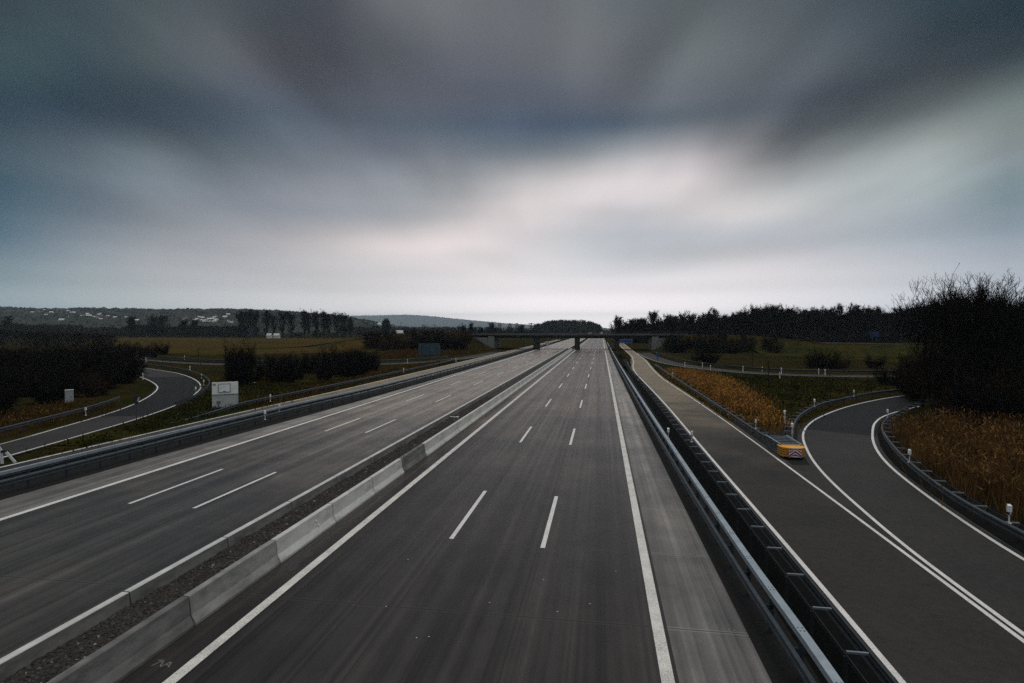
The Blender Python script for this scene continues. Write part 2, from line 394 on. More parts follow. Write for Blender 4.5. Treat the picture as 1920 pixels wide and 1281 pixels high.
def concrete_road(name, base, tint=(1, 1, 1), joints=True, streak=0.35, centres=(), rough=0.5, lanes=(), far_sheen=None, spec=0.26):
    m, t, b = mat(name, rough, spec=spec)
    long_ = tnoise(t, 1.0, 4, 0.6, (1.3, 0.012, 1))
    long2 = tnoise(t, 1.0, 3, 0.6, (5.0, 0.03, 1), off=(7, 3, 0))
    blot = tnoise(t, 0.12, 4, 0.6)
    mott = tnoise(t, 1.1, 5, 0.65, (1, 0.5, 1), off=(3, 9, 0))
    grain = tnoise(t, 34, 3, 0.7)
    c = ramp(t, long_, [(0.32, g3(base * (1 - streak), tint)), (0.5, g3(base, tint)), (0.67, g3(base * (1 + streak * 1.5), tint))])
    c = mixc(t, 1.0, c, ramp(t, long2, [(0.3, (0.66, 0.66, 0.66)), (0.7, (1.36, 1.34, 1.32))]), 'MULTIPLY')
    c = mixc(t, 1.0, c, ramp(t, blot, [(0.3, (0.66, 0.68, 0.72)), (0.7, (1.36, 1.30, 1.22))]), 'MULTIPLY')
    c = mixc(t, 1.0, c, ramp(t, mott, [(0.3, (0.78, 0.78, 0.78)), (0.7, (1.22, 1.22, 1.22))]), 'MULTIPLY')
    c = mixc(t, 1.0, c, ramp(t, grain, [(0.3, (0.62, 0.62, 0.62)), (0.7, (1.38, 1.38, 1.38))]), 'MULTIPLY')
    sep = nd(t, 'ShaderNodeSeparateXYZ'); tcd = nd(t, 'ShaderNodeTexCoord'); t.links.new(tcd.outputs['Object'], sep.inputs[0])
    h = grain
    wob = tmath(t, 'MULTIPLY', tmath(t, 'SUBTRACT', tnoise(t, 0.5, 2), 0.5), 0.5)
    for cx in centres:                                 # pale polished tracks where the wheels run
        for dx in (-0.9, 0.9):
            dd = tmath(t, 'ABSOLUTE', tmath(t, 'SUBTRACT', tmath(t, 'ADD', sep.outputs[0], wob), cx + dx))
            k = tmath(t, 'MULTIPLY', tmath(t, 'SUBTRACT', 1.0, tmath(t, 'MULTIPLY', dd, 2.4, True), True), tmath(t, 'MULTIPLY', tmath(t, 'MULTIPLY', long_, mott), 2.2))
            c = mixc(t, k, c, g3(base * 1.55, tint))
        dd = tmath(t, 'ABSOLUTE', tmath(t, 'SUBTRACT', sep.outputs[0], cx))   # oil-dark strip between them
        k = tmath(t, 'MULTIPLY', tmath(t, 'SUBTRACT', 1.0, tmath(t, 'MULTIPLY', dd, 2.2, True), True), tmath(t, 'MULTIPLY', long2, 0.55))
        c = mixc(t, k, c, g3(base * 0.6, tint))
    if joints:
        fr = tmath(t, 'PINGPONG', tmath(t, 'ADD', sep.outputs[1], tmath(t, 'MULTIPLY', sep.outputs[0], -0.012)), 2.5)
        jn = tmath(t, 'LESS_THAN', fr, 0.022)
        c = mixc(t, tmath(t, 'MULTIPLY', jn, tmath(t, 'ADD', 0.25, tmath(t, 'MULTIPLY', mott, 0.8))), c, g3(base * 0.35, tint))
        pale = tmath(t, 'MULTIPLY', tmath(t, 'LESS_THAN', tmath(t, 'ABSOLUTE', tmath(t, 'SUBTRACT', fr, 0.055)), 0.028), tmath(t, 'MULTIPLY', mott, 0.9))
        c = mixc(t, pale, c, g3(base * 1.9, tint))
    if far_sheen:                                            # grazing sheen put into the colour: paler towards the far end
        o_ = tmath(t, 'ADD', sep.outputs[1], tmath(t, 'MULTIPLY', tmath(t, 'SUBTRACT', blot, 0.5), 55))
        mr = nd(t, 'ShaderNodeMapRange', interpolation_type='SMOOTHSTEP'); t.links.new(o_, mr.inputs[0]); mr.inputs[1].default_value = far_sheen[0]; mr.inputs[2].default_value = far_sheen[1]
        c = mixc(t, mr.outputs[0], c, mixc(t, 1.0, c, far_sheen[2], 'MULTIPLY'))
    for lx in lanes:
        jl = tmath(t, 'LESS_THAN', tmath(t, 'ABSOLUTE', tmath(t, 'SUBTRACT', sep.outputs[0], lx)), 0.018)
        c = mixc(t, tmath(t, 'MULTIPLY', jl, 0.6), c, g3(base * 0.4, tint))
    t.links.new(c, b.inputs['Base Color'])
    t.links.new(ramp(t, long2, [(0.3, g3(rough - 0.06)), (0.7, g3(rough + 0.08))]), b.inputs['Roughness'])
    bump(t, b, h, 0.25, 0.01)
    return m
def asphalt(name, base, tint=(1, 1, 1), rough=0.65, far_sheen=None):
    m, t, b = mat(name, rough, spec=0.08)
    g = tnoise(t, 26, 4, 0.75); g2 = tnoise(t, 4, 4, 0.6, off=(4, 4, 0)); bl = tnoise(t, 0.16, 4, 0.6, off=(1, 6, 0))
    c = ramp(t, g, [(0.3, g3(base * 0.62, tint)), (0.52, g3(base, tint)), (0.72, g3(base * 1.7, tint))])
    c = mixc(t, 1.0, c, ramp(t, g2, [(0.3, (0.85, 0.85, 0.85)), (0.7, (1.15, 1.15, 1.15))]), 'MULTIPLY')
    c = mixc(t, 1.0, c, ramp(t, bl, [(0.3, (0.78, 0.79, 0.82)), (0.7, (1.2, 1.17, 1.13))]), 'MULTIPLY')
    crack = tnoise(t, 0.6, 6, 0.7, off=(8, 2, 0))
    ck = tmath(t, 'LESS_THAN', tmath(t, 'ABSOLUTE', tmath(t, 'SUBTRACT', crack, 0.43)), 0.0035)
    c = mixc(t, tmath(t, 'MULTIPLY', ck, 0.6), c, g3(base * 0.3))
    if far_sheen:  # glare on the far stretch, painted in as a paler, warmer colour
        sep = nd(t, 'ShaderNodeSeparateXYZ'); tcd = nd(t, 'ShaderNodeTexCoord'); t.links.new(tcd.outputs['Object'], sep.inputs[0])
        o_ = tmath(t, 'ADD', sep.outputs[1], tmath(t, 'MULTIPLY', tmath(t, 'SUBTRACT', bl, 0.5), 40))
        mr = nd(t, 'ShaderNodeMapRange', interpolation_type='SMOOTHSTEP'); t.links.new(o_, mr.inputs[0]); mr.inputs[1].default_value = far_sheen[0]; mr.inputs[2].default_value = far_sheen[1]
        c = mixc(t, mr.outputs[0], c, mixc(t, 1.0, c, far_sheen[2], 'MULTIPLY'))
    t.links.new(c, b.inputs['Base Color'])
    bump(t, b, g, 0.5, 0.012)
    return m
def paint(name, base=(0.80, 0.78, 0.74), wear=0.5, scale=22):
    m, t, b = mat(name, 0.55)
    g = tnoise(t, scale, 4, 0.75); g2 = tnoise(t, 1.3, 3, 0.6, off=(2, 2, 0))
    s = tmath(t, 'ADD', g, tmath(t, 'MULTIPLY', tmath(t, 'SUBTRACT', g2, 0.5), 0.35))
    c = ramp(t, s, [(0.30, g3(1 - wear, (base[0] * 0.9, base[1] * 0.9, base[2] * 0.9))), (0.5, g3(1 - wear * 0.35, base)), (0.62, base)])
    t.links.new(c, b.inputs['Base Color']); bump(t, b, g, 0.5, 0.01)
    return m
def plain(name, c, rough=0.6, metal=0.0, var=0.25, scale=6.0, bumps=0.15, coord='Object', spec=0.5, grime=None, vec=(1, 1, 1)):
    m, t, b = mat(name, rough, metal, spec)
    n = tnoise(t, scale, 4, 0.65, vec, coord)
    cc = ramp(t, n, [(0.28, tuple(v * (1 - var) for v in c)), (0.72, tuple(v * (1 + var) for v in c))])
    if grime is not None:
        n2 = tnoise(t, scale * 0.35, 5, 0.7, vec, coord, (5, 1, 3))
        cc = mixc(t, ramp(t, n2, [(0.48, (0, 0, 0)), (0.68, (0.75, 0.75, 0.75))]), cc, grime)
    t.links.new(cc, b.inputs['Base Color'])
    if bumps: bump(t, b, n, bumps, 0.02)
    return m
def grass_mat(name, cols, scale=0.07, rough=0.9, patch=None):
    m, t, b = mat(name, 1.0, spec=0.0)
    a = tnoise(t, scale, 6, 0.65, (1, 1.0, 1)); f = tnoise(t, 0.9, 5, 0.7, off=(3, 1, 0)); g = tnoise(t, 7, 4, 0.7, off=(1, 5, 0))
    c = ramp(t, a, [(0.30 + 0.4 * i / (len(cols) - 1), q) for i, q in enumerate(cols)])
    c = mixc(t, 1.0, c, ramp(t, f, [(0.28, (0.42, 0.46, 0.42)), (0.72, (1.75, 1.6, 1.45))]), 'MULTIPLY')
    c = mixc(t, 1.0, c, ramp(t, g, [(0.28, (0.5, 0.5, 0.5)), (0.72, (1.5, 1.5, 1.5))]), 'MULTIPLY')
    if patch:
        p = tnoise(t, scale * 2.3, 5, 0.7, off=(11, 7, 0))
        c = mixc(t, ramp(t, p, [(0.52, (0, 0, 0)), (0.66, (0.8, 0.8, 0.8))]), c, patch)
    t.links.new(c, b.inputs['Base Color']); bump(t, b, g, 0.8, 0.12)
    return m
M = {}
M['lanes_r'] = concrete_road('motorway_concrete', 0.024, (1.12, 1.0, 0.92), streak=0.5, centres=(-0.3, -3.85, -7.4), lanes=(-2.27, -5.78), rough=0.40, far_sheen=(22, 75, (3.1, 2.7, 2.35)))
M['lanes_l'] = concrete_road('motorway_concrete_pale', 0.036, (1.08, 1.0, 0.92), streak=0.5, centres=(-16.0, -19.6, -23.2), lanes=(-17.7, -21.1), rough=0.38, far_sheen=(18, 65, (4.3, 4.0, 3.5)))
M['shoulder'] = concrete_road('shoulder_concrete', 0.125, (1.03, 1.0, 0.95), streak=0.35, rough=0.45, far_sheen=(20, 60, (1.5, 1.45, 1.4)))
M['asphalt'] = asphalt('slip_road_asphalt', 0.033, (1.08, 1.0, 0.90), 0.6, far_sheen=(25, 85, (6.2, 5.5, 4.3)))
M['asphalt_worn'] = asphalt('ramp_asphalt', 0.037, (1.04, 1.0, 0.95))
M['asphalt_dark'] = asphalt('dark_asphalt', 0.015, (0.98, 1.0, 1.06))
M['paint'] = paint('road_paint', wear=0.45)
M['paint_rough'] = paint('agglomerate_paint', (0.80, 0.77, 0.70), wear=0.7, scale=30)
M['paint_dim'] = paint('worn_paint', (0.55, 0.54, 0.51), wear=0.5)
M['paint_faint'] = paint('faded_survey_paint', (0.20, 0.20, 0.19), wear=0.7)
M['grass'] = grass_mat('winter_grass', [(0.008, 0.010, 0.004), (0.014, 0.018, 0.006), (0.026, 0.021, 0.008), (0.012, 0.016, 0.006)], 0.06, patch=(0.036, 0.020, 0.007))
M['meadow'] = grass_mat('dry_meadow', [(0.016, 0.017, 0.005), (0.038, 0.034, 0.010), (0.058, 0.038, 0.012), (0.026, 0.030, 0.007)], 0.028, patch=(0.066, 0.045, 0.018))
M['green'] = grass_mat('green_meadow', [(0.010, 0.015, 0.005), (0.018, 0.024, 0.006), (0.036, 0.030, 0.009), (0.014, 0.019, 0.006)], 0.05)
M['soil'] = plain('verge_soil', (0.010, 0.010, 0.009), 0.95, var=0.55, scale=9, bumps=0.6, spec=0.2)
M['ditch'] = plain('ditch_soil', (0.004, 0.0045, 0.004), 0.95, var=0.5, scale=6, bumps=0.6, spec=0.1)
M['gravel'] = plain('median_gravel', (0.025, 0.021, 0.018), 0.9, var=0.6, scale=16, bumps=1.0)
M['concrete'] = plain('precast_concrete', (0.56, 0.56, 0.52), 0.85, var=0.16, scale=2.2, grime=(0.30, 0.30, 0.27), vec=(1, 0.6, 1.6))
M['concrete_dirty_shade'] = plain('stained_shaded_precast_concrete', (0.12, 0.12, 0.113), 0.85, var=0.45, scale=1.6, grime=(0.26, 0.26, 0.24), vec=(1, 0.6, 1.6))  # stained segments; doubles as painted shade on the left row's sides
M['concrete_mid'] = plain('weathered_precast_concrete', (0.20, 0.20, 0.186), 0.85, var=0.4, scale=1.8, grime=(0.38, 0.38, 0.35), vec=(1, 0.6, 1.6))
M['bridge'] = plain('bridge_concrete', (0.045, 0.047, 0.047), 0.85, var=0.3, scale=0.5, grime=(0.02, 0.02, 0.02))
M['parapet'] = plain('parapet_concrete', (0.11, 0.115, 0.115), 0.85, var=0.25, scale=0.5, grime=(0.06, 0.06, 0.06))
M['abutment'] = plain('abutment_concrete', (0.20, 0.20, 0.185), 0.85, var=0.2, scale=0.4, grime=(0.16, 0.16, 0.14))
M['zinc'] = plain('galvanised_steel', (0.30, 0.35, 0.385), 0.62, 0.5, var=0.16, scale=3.0, bumps=0.05)
M['zinc_dull'] = plain('weathered_galvanised_steel', (0.060, 0.075, 0.086), 0.55, 0.5, var=0.25, scale=3.0, bumps=0.05)
M['zinc_dark'] = plain('dirty_galvanised_steel', (0.030, 0.037, 0.042), 0.6, 0.3, var=0.3, scale=3.0, bumps=0.05)
M['zinc_mid'] = plain('dull_galvanised_steel', (0.20, 0.23, 0.25), 0.55, 0.5, var=0.2, scale=3.0, bumps=0.05)
M['bolt'] = plain('bolt_steel', (0.04, 0.045, 0.05), 0.6, 0.6)
M['white'] = plain('white_plastic', (0.78, 0.78, 0.76), 0.5, var=0.06)
M['black'] = plain('black_plastic', (0.012, 0.012, 0.012), 0.5)
M['reflector'] = plain('reflector_glass', (0.55, 0.52, 0.45), 0.15)
M['yellow'] = plain('yellow_plastic', (0.80, 0.36, 0.02), 0.5, var=0.12)
M['yellow_dark'] = plain('dark_yellow_groove', (0.10, 0.040, 0.006), 0.7, var=0.3)  # darker yellow for the bands between the nose ribs
M['sign_white'] = plain('sign_white', (0.75, 0.74, 0.74), 0.5, var=0.05)
M['sign_red'] = plain('sign_red', (0.23, 0.02, 0.04), 0.5, var=0.1)
M['sign_blue'] = plain('sign_blue', (0.012, 0.05, 0.22), 0.5, var=0.1)
M['sign_blue_dark'] = plain('dark_blue_sign', (0.006, 0.016, 0.09), 0.6, var=0.1)
M['sign_back'] = plain('sign_back_metal', (0.05, 0.10, 0.12), 0.6, 0.3, var=0.15)
M['container'] = plain('container_paint', (0.50, 0.53, 0.50), 0.6, var=0.08, scale=3, grime=(0.36, 0.38, 0.34))
M['container_trim'] = plain('container_trim', (0.14, 0.15, 0.15), 0.6)
M['bark'] = plain('dark_bark', (0.016, 0.013, 0.011), 0.95, var=0.4, scale=3, spec=0.1)
M['twig'] = plain('winter_twigs', (0.013, 0.0115, 0.010), 0.95, var=0.5, scale=1.5, spec=0.0, bumps=0)
M['twig_brown'] = plain('brown_twigs', (0.030, 0.021, 0.014), 0.95, var=0.5, scale=1.2, spec=0.0, bumps=0)
M['twig_green'] = plain('mossy_twigs', (0.015, 0.018, 0.015), 0.95, var=0.5, scale=0.5, spec=0.0, bumps=0)
M['leaf_dark'] = plain('evergreen_leaves', (0.020, 0.030, 0.020), 0.9, var=0.4, scale=1.0, spec=0.1, bumps=0)
M['reed'] = plain('dry_reeds', (0.31, 0.150, 0.036), 0.9, var=0.85, scale=0.9, spec=0.1, bumps=0)
M['reed_pale'] = plain('pale_dry_reeds', (0.15, 0.080, 0.026), 0.9, var=0.85, scale=0.7, spec=0.1, bumps=0)
M['grass_blade'] = plain('grass_blades', (0.030, 0.030, 0.009), 0.95, var=0.7, scale=0.25, spec=0.0, bumps=0)
M['grass_dry'] = plain('dry_grass_blades', (0.085, 0.048, 0.016), 0.95, var=0.6, scale=0.4, spec=0.0, bumps=0)
M['forest'] = grass_mat('hill_forest', [(0.016, 0.022, 0.018), (0.026, 0.032, 0.024), (0.034, 0.036, 0.028), (0.018, 0.024, 0.020)], 0.004)
M['house_wall'] = plain('house_render', (0.62, 0.60, 0.56), 0.8, var=0.1)
M['house_roof'] = plain('house_roof_tiles', (0.16, 0.10, 0.08), 0.8, var=0.2)
M['roof_pale'] = plain('pale_roof_sheet', (0.60, 0.60, 0.60), 0.6, var=0.1)
M['tower'] = plain('tower_block_panels', (0.36, 0.35, 0.34), 0.8, var=0.1, scale=0.05)
M['window'] = plain('dark_window_glass', (0.04, 0.045, 0.05), 0.2)
M['pylon'] = plain('pylon_steel', (0.08, 0.085, 0.09), 0.6, 0.3)
M['stain'] = plain('road_stain', (0.022, 0.021, 0.020), 0.5, var=0.3, scale=3)
M['box_grey'] = plain('cabinet_grey', (0.40, 0.42, 0.41), 0.6, var=0.08)
M['bitumen'] = plain('bridge_railing_dark', (0.025, 0.028, 0.03), 0.6, 0.3)

# ================================================================= terrain
DECK_Y0, DECK_Y1 = 212.0, 226.0
def sstep(a, b, x):
    t = min(max((x - a) / (b - a), 0.0), 1.0); return t * t * (3 - 2 * t)
def height(x, y):
    z = -0.06
    if y > 150:                                        # embankments that carry the overpass
        d = abs(y - 219.0)
        prof = 1.0 - sstep(8.0, 26.0, d)
        if x < -40: z += 5.9 * prof * sstep(-41.0, -53.0, x) * (1 - sstep(-84, -125, x))
        if x > 17: z += 5.9 * prof * sstep(18.0, 30.0, x) * (1 - 0.52 * sstep(48, 85, x)) * (1 - sstep(260, 420, x))
    # grassy swell on the right, low rise on the left
    z += 0.9 * math.exp(-(((x + 150) / 70.0) ** 2 + ((y - 260) / 60.0) ** 2))
    if x > 17 and y < 90: z += 0.8 * sstep(18, 30, x) * (1 - sstep(60, 90, y)) * sstep(2.0, 8.0, x - 16 - 0.36 * max(y - 25, 0))
    # drainage ditch between the two rails
    if y < 190: z -= 0.5 * max(0.0, 1 - abs(x - 5.35) / 0.75)
    return z
def axis(segs):
    out = []
    for a, b, s in segs:
        n = max(1, round((b - a) / s)); out += [a + (b - a) * k / n for k in range(n)]
    out.append(segs[-1][1]); return out
xs = axis([(-11900, -2000, 1100), (-2000, -420, 160), (-420, -120, 12), (-120, -36, 4), (-36, 2, 4), (2, 8, 0.25), (8, 60, 2), (60, 200, 5), (200, 420, 20), (420, 2000, 160), (2000, 11900, 1100)])
ys = axis([(-400, -40, 60), (-40, 10, 10), (10, 130, 4), (130, 260, 2.5), (260, 420, 10), (420, 1000, 50), (1000, 14500, 500)])
g = MB(); nx = len(xs)
for y in ys:
    for x in xs: g.v.append((x, y, height(x, y)))
for j in range(len(ys) - 1):
    for i in range(nx - 1):
        g.f.append((j * nx + i, j * nx + i + 1, (j + 1) * nx + i + 1, (j + 1) * nx + i)); g.m.append(0)
tag(obj('ground', g, M['grass'], smooth=True), kind='structure')

def blob_sheet(name, outline, m, dz=0.05, step=6.0, kind='structure'):
    """A soft-edged sheet of different grass laid on the terrain inside a 2-D outline."""
    P = outline
    def inside(x, y):
        c = False; j = len(P) - 1
        for i in range(len(P)):
            if (P[i][1] > y) != (P[j][1] > y) and x < (P[j][0] - P[i][0]) * (y - P[i][1]) / (P[j][1] - P[i][1]) + P[i][0]: c = not c
            j = i
        return c
    x0, x1 = min(p[0] for p in P), max(p[0] for p in P); y0, y1 = min(p[1] for p in P), max(p[1] for p in P)
    mb = MB(); idx = {}
    nxx = int((x1 - x0) / step) + 1; nyy = int((y1 - y0) / step) + 1
    def vid(i, j):
        if (i, j) not in idx:
            x = x0 + i * step; y = y0 + j * step
            jx = x + mnoise.noise(Vector((x * 0.11, y * 0.11, 1))) * step; jy = y + mnoise.noise(Vector((x * 0.11, y * 0.11, 8))) * step
            idx[(i, j)] = len(mb.v); mb.v.append((jx, jy, height(jx, jy) + dz))
        return idx[(i, j)]
    for i in range(nxx):
        for j in range(nyy):
            cx = x0 + (i + 0.5) * step; cy = y0 + (j + 0.5) * step
            w = mnoise.noise(Vector((cx * 0.05, cy * 0.05, 3))) * step * 2
            if inside(cx + w, cy + w):
                mb.f.append((vid(i, j), vid(i + 1, j), vid(i + 1, j + 1), vid(i, j + 1))); mb.m.append(0)
    return tag(obj(name, mb, m, smooth=True), kind=kind)
blob_sheet('dry_field', [(-560, 440), (-200, 470), (-150, 455), (-92, 400), (-75, 300), (-62, 235), (-70, 190), (-110, 150), (-150, 165), (-240, 240), (-420, 360)], M['meadow'], 0.06, 6)
blob_sheet('green_field', [(60, 150), (72, 128), (110, 122), (190, 150), (260, 330), (120, 345), (60, 300), (45, 250), (50, 190)], M['green'], 0.06, 5)
blob_sheet('loop_meadow', GL([(1250, 697), (1440, 707), (1620, 714), (1700, 722), (1600, 738), (1530, 750), (1475, 795), (1440, 806), (1340, 752), (1272, 712)]), M['green'], 0.05, 1.6)
blob_sheet('loop_meadow', GL([(120, 830), (250, 798), (330, 775), (400, 735), (410, 700), (470, 690), (640, 720), (760, 690), (700, 718), (600, 738), (470, 772), (380, 795), (250, 820)]), M['green'], 0.05, 1.6)

# ================================================================= motorway
def const(x, ylist): return [(x, y) for y in ylist]
YS = [-12, 0, 10, 20, 30, 45, 60, 80, 100, 130, 160, 190, 215, 260, 330, 450, 700, 1000, 1500]
SH_R = [(3.95, -12), (3.87, 13), (3.78, 20), (3.66, 31), (3.45, 60), (3.1, 115), (2.9, 160), (2.7, 1500)]
SH_L = [(-27.9, -12), (-27.7, 21), (-27.55, 34), (-26.6, 50), (-26.0, 97), (-25.6, 160), (-25.3, 1500)]
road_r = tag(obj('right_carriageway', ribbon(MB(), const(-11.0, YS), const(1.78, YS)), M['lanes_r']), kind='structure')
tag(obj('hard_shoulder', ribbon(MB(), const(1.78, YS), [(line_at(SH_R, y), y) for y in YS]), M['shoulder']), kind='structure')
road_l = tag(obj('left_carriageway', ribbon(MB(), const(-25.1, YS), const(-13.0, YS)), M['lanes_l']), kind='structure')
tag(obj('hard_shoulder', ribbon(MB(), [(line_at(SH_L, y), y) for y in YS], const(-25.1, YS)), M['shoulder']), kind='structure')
ZM = 0.006
obj('edge_line', strip(const(1.53, YS), 0.30, ZM), M['paint_rough'], road_r)
obj('edge_line', strip(const(-9.62, YS), 0.30, ZM), M['paint_rough'], road_r)
obj('edge_line', strip(const(-24.88, YS), 0.30, ZM), M['paint'], road_l)
obj('edge_line', strip(const(-13.75, YS), 0.25, ZM), M['paint'], road_l)
def dashes(x, y0, parent, w=0.17):
    mb = MB()
    y = y0 - 18 * 2
    while y < 900:
        mb.add([(x - w / 2, y, ZM), (x + w / 2, y, ZM), (x + w / 2, y + 6.3, ZM), (x - w / 2, y + 6.3, ZM)], [(0, 1, 2, 3)]); y += 18.15
    obj('lane_line', mb, M['paint'], parent)
dashes(-2.08, 19.55, road_r); dashes(-5.62, 19.87, road_r)
dashes(-17.93, 21.5, road_l); dashes(-21.33, 21.6, road_l)
# stains at the barrier foot and a sprayed survey mark
sb = MB()
for sx, sy_, sr, el_ in ((-10.35, 17.0, 0.32, 2.2), (-10.2, 17.9, 0.16, 1.6), (-10.45, 21.0, 0.22, 1.8), (-10.4, 9.6, 0.2, 2.0), (-9.5, 33.0, 0.15, 2)):
    n = 18; vs_ = [(sx, sy_, 0.004)]
    for k in range(n):
        w = 2 * math.pi * k / n; r = sr * rnd.uniform(0.6, 1.25)
        vs_.append((sx + r * math.cos(w), sy_ + r * el_ * math.sin(w), 0.004))
    sb.add(vs_, [(0, 1 + k, 1 + (k + 1) % n) for k in range(n)])
obj('stain', sb, M['stain'], road_r)
mk = MB()
mx, my = G(305, 1245)
for (ax, ay, bx, by) in ((-0.20, -0.12, -0.08, 0.14), (-0.08, 0.14, 0.02, -0.10), (0.04, -0.12, 0.14, 0.12), (0.14, 0.12, 0.24, -0.10), (0.08, -0.02, 0.20, -0.02), (-0.22, 0.10, -0.12, 0.13)):
    strip([(mx + ax, my + ay), (mx + bx, my + by)], 0.035, 0.006, mk)
for yy in (15.0, 20.0, 25.0, 30.0):
    for k in range(4):
        x0 = line_at(SH_R, yy) - 0.75 + k * 0.14
        strip([(x0, yy + 0.14), (x0 + 0.015, yy + 0.22)], 0.035, 0.006, mk)
obj('painted_mark', mk, M['paint_faint'], road_r)

# verge strips of bare soil beside the carriageways
VR = [(4.95, y) if y < 115 else (4.2, y) for y in YS[:13]]
tag(obj('verge', ribbon(MB(), [(line_at(SH_R, y), y) for y in YS[:13]], VR, -0.008), M['soil']), kind='structure')
ribL = MB(); ribbon(ribL, [(line_at(SH_L, y) - 2.4, y) for y in YS[:14]], [(line_at(SH_L, y), y) for y in YS[:14]], -0.008)
tag(obj('verge', ribL, M['soil']), kind='structure')
dm = MB(); yy = axis([(-12, 190, 4)])
pr = [4.97, 5.2, 5.35, 5.5, 5.9, 6.5]; pz = [-0.03, -0.40, -0.47, -0.40, -0.03, -0.02]
for y in yy:
    for q, z in zip(pr, pz): dm.v.append((q, y, z + 0.0))
for j in range(len(yy) - 1):
    for i in range(5): dm.f.append((j * 6 + i, j * 6 + i + 1, (j + 1) * 6 + i + 1, (j + 1) * 6 + i)); dm.m.append(0)
tag(obj('ditch', dm, M['ditch']), kind='structure')

# ================================================================= slip roads
CL = [(6.6, -12), (6.7, 13.5), (6.8, 20), (6.7, 33), (6.75, 60), (6.4, 86), (6.2, 102), (6.7, 121), (7.7, 135), (8.9, 165), (9.0, 190), (9.0, 215), (9.2, 300), (9.5, 420)]
CR = [(10.75, -12), (10.75, 16), (10.8, 30), (10.75, 50), (10.3, 74), (9.85, 92), (10.3, 116), (11.3, 145), (11.4, 175), (11.6, 215), (12.2, 300), (12.6, 420)]
CLs, CRs = smooth_line(spline(CL, 4)), smooth_line(spline(CR, 4))
NR = 200
A_, B_ = resample(CLs, NR), resample(CRs, NR)
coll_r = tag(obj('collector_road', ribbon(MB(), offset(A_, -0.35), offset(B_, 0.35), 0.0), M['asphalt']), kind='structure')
obj('edge_line', strip(offset(A_, 0.05), 0.16, 0.006), M['paint'], coll_r); obj('edge_line', strip(offset(B_, -0.03), 0.14, 0.006), M['paint'], coll_r)
RL = [(10.85, -12), (10.88, 10), (10.9, 16), (10.95, 20), (11.05, 22.6), (11.35, 26), (11.8, 30.4), (12.5, 34.9), (13.5, 39.2), (14.9, 44.1), (17.0, 49.1), (20.1, 54.5), (25.7, 62.2), (33.5, 70.6), (41.8, 77.2), (54, 84), (70, 90)]
RR = [(14.0, -12), (14.3, 10), (14.4, 16), (14.5, 21.5), (14.9, 25.2), (15.6, 29.8), (16.8, 35.6), (18.6, 41.2), (20.9, 46.6), (23.6, 52.0), (27.6, 57.6), (37, 67.0), (47, 74), (58, 79.5), (73, 84.5)]
RLs, RRs = resample(smooth_line(spline(RL, 1)), 150), resample(smooth_line(spline(RR, 1)), 150)
def cut(A, B, y0, y1):
    ia = [i for i in range(len(A)) if y0 <= A[i][1] <= y1]
    return A[ia[0]:ia[-1] + 2], B[ia[0]:ia[-1] + 2]
oL, oR = offset(RLs, -0.3), offset(RRs, 0.35)
# the tighter inner edge keeps its own pace along the bend, so the strips are matched by length
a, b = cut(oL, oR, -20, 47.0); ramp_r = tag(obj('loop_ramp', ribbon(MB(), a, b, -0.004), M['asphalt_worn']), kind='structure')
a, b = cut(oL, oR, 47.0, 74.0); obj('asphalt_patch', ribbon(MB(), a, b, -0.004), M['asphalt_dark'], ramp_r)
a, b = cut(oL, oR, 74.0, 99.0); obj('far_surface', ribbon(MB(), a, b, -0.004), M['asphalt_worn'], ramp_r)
obj('edge_line', strip(offset(RLs, 0.07), 0.15, 0.004), M['paint'], ramp_r); obj('edge_line', strip(RRs, 0.16, 0.004), M['paint'], ramp_r)
gore_y = [14, 18, 22, 26, 30, 33, 34.5]
tag(obj('gore_pavement', ribbon(MB(), [(line_at(CR, y) + 0.30, y) for y in gore_y], [(line_at(RL, y) - 0.25, y) for y in gore_y], -0.002), M['asphalt_worn']), kind='structure')
gy2 = [34.5, 36, 40, 45, 50]
tag(obj('gore_soil', ribbon(MB(), [(line_at(CR, y) + 0.35, y) for y in gy2], [(line_at(RL, y) - 0.25, y) for y in gy2], -0.02), M['soil']), kind='structure')
ry = [-12, 10, 16, 21.5, 25.2, 29.8, 35.6, 41.2, 46.6, 52]
tag(obj('verge', ribbon(MB(), [(line_at(RR, y) + 0.35, y) for y in ry], [(line_at(RR, y) + 2.2, y) for y in ry], 0.02), M['ditch']), kind='structure')
# joining slip road on the right, sweeping in front of the overpass
FR = [(120, 112), (90, 107.5), (70, 104), (56, 102.1), (46, 100.3), (39.5, 100.0), (33, 101.0), (28.0, 103.5), (22.7, 110), (17.5, 121), (14.2, 135), (13.0, 150), (12.2, 170), (12.0, 190)]
FRs = smooth_line(spline(FR, 2))
slip_r = tag(obj('slip_road', ribbon(MB(), offset(FRs, -0.3), offset(FRs, 4.2), -0.004), M['asphalt_worn']), kind='structure')
obj('edge_line', strip(FRs, 0.16, 0.004), M['paint_dim'], slip_r)
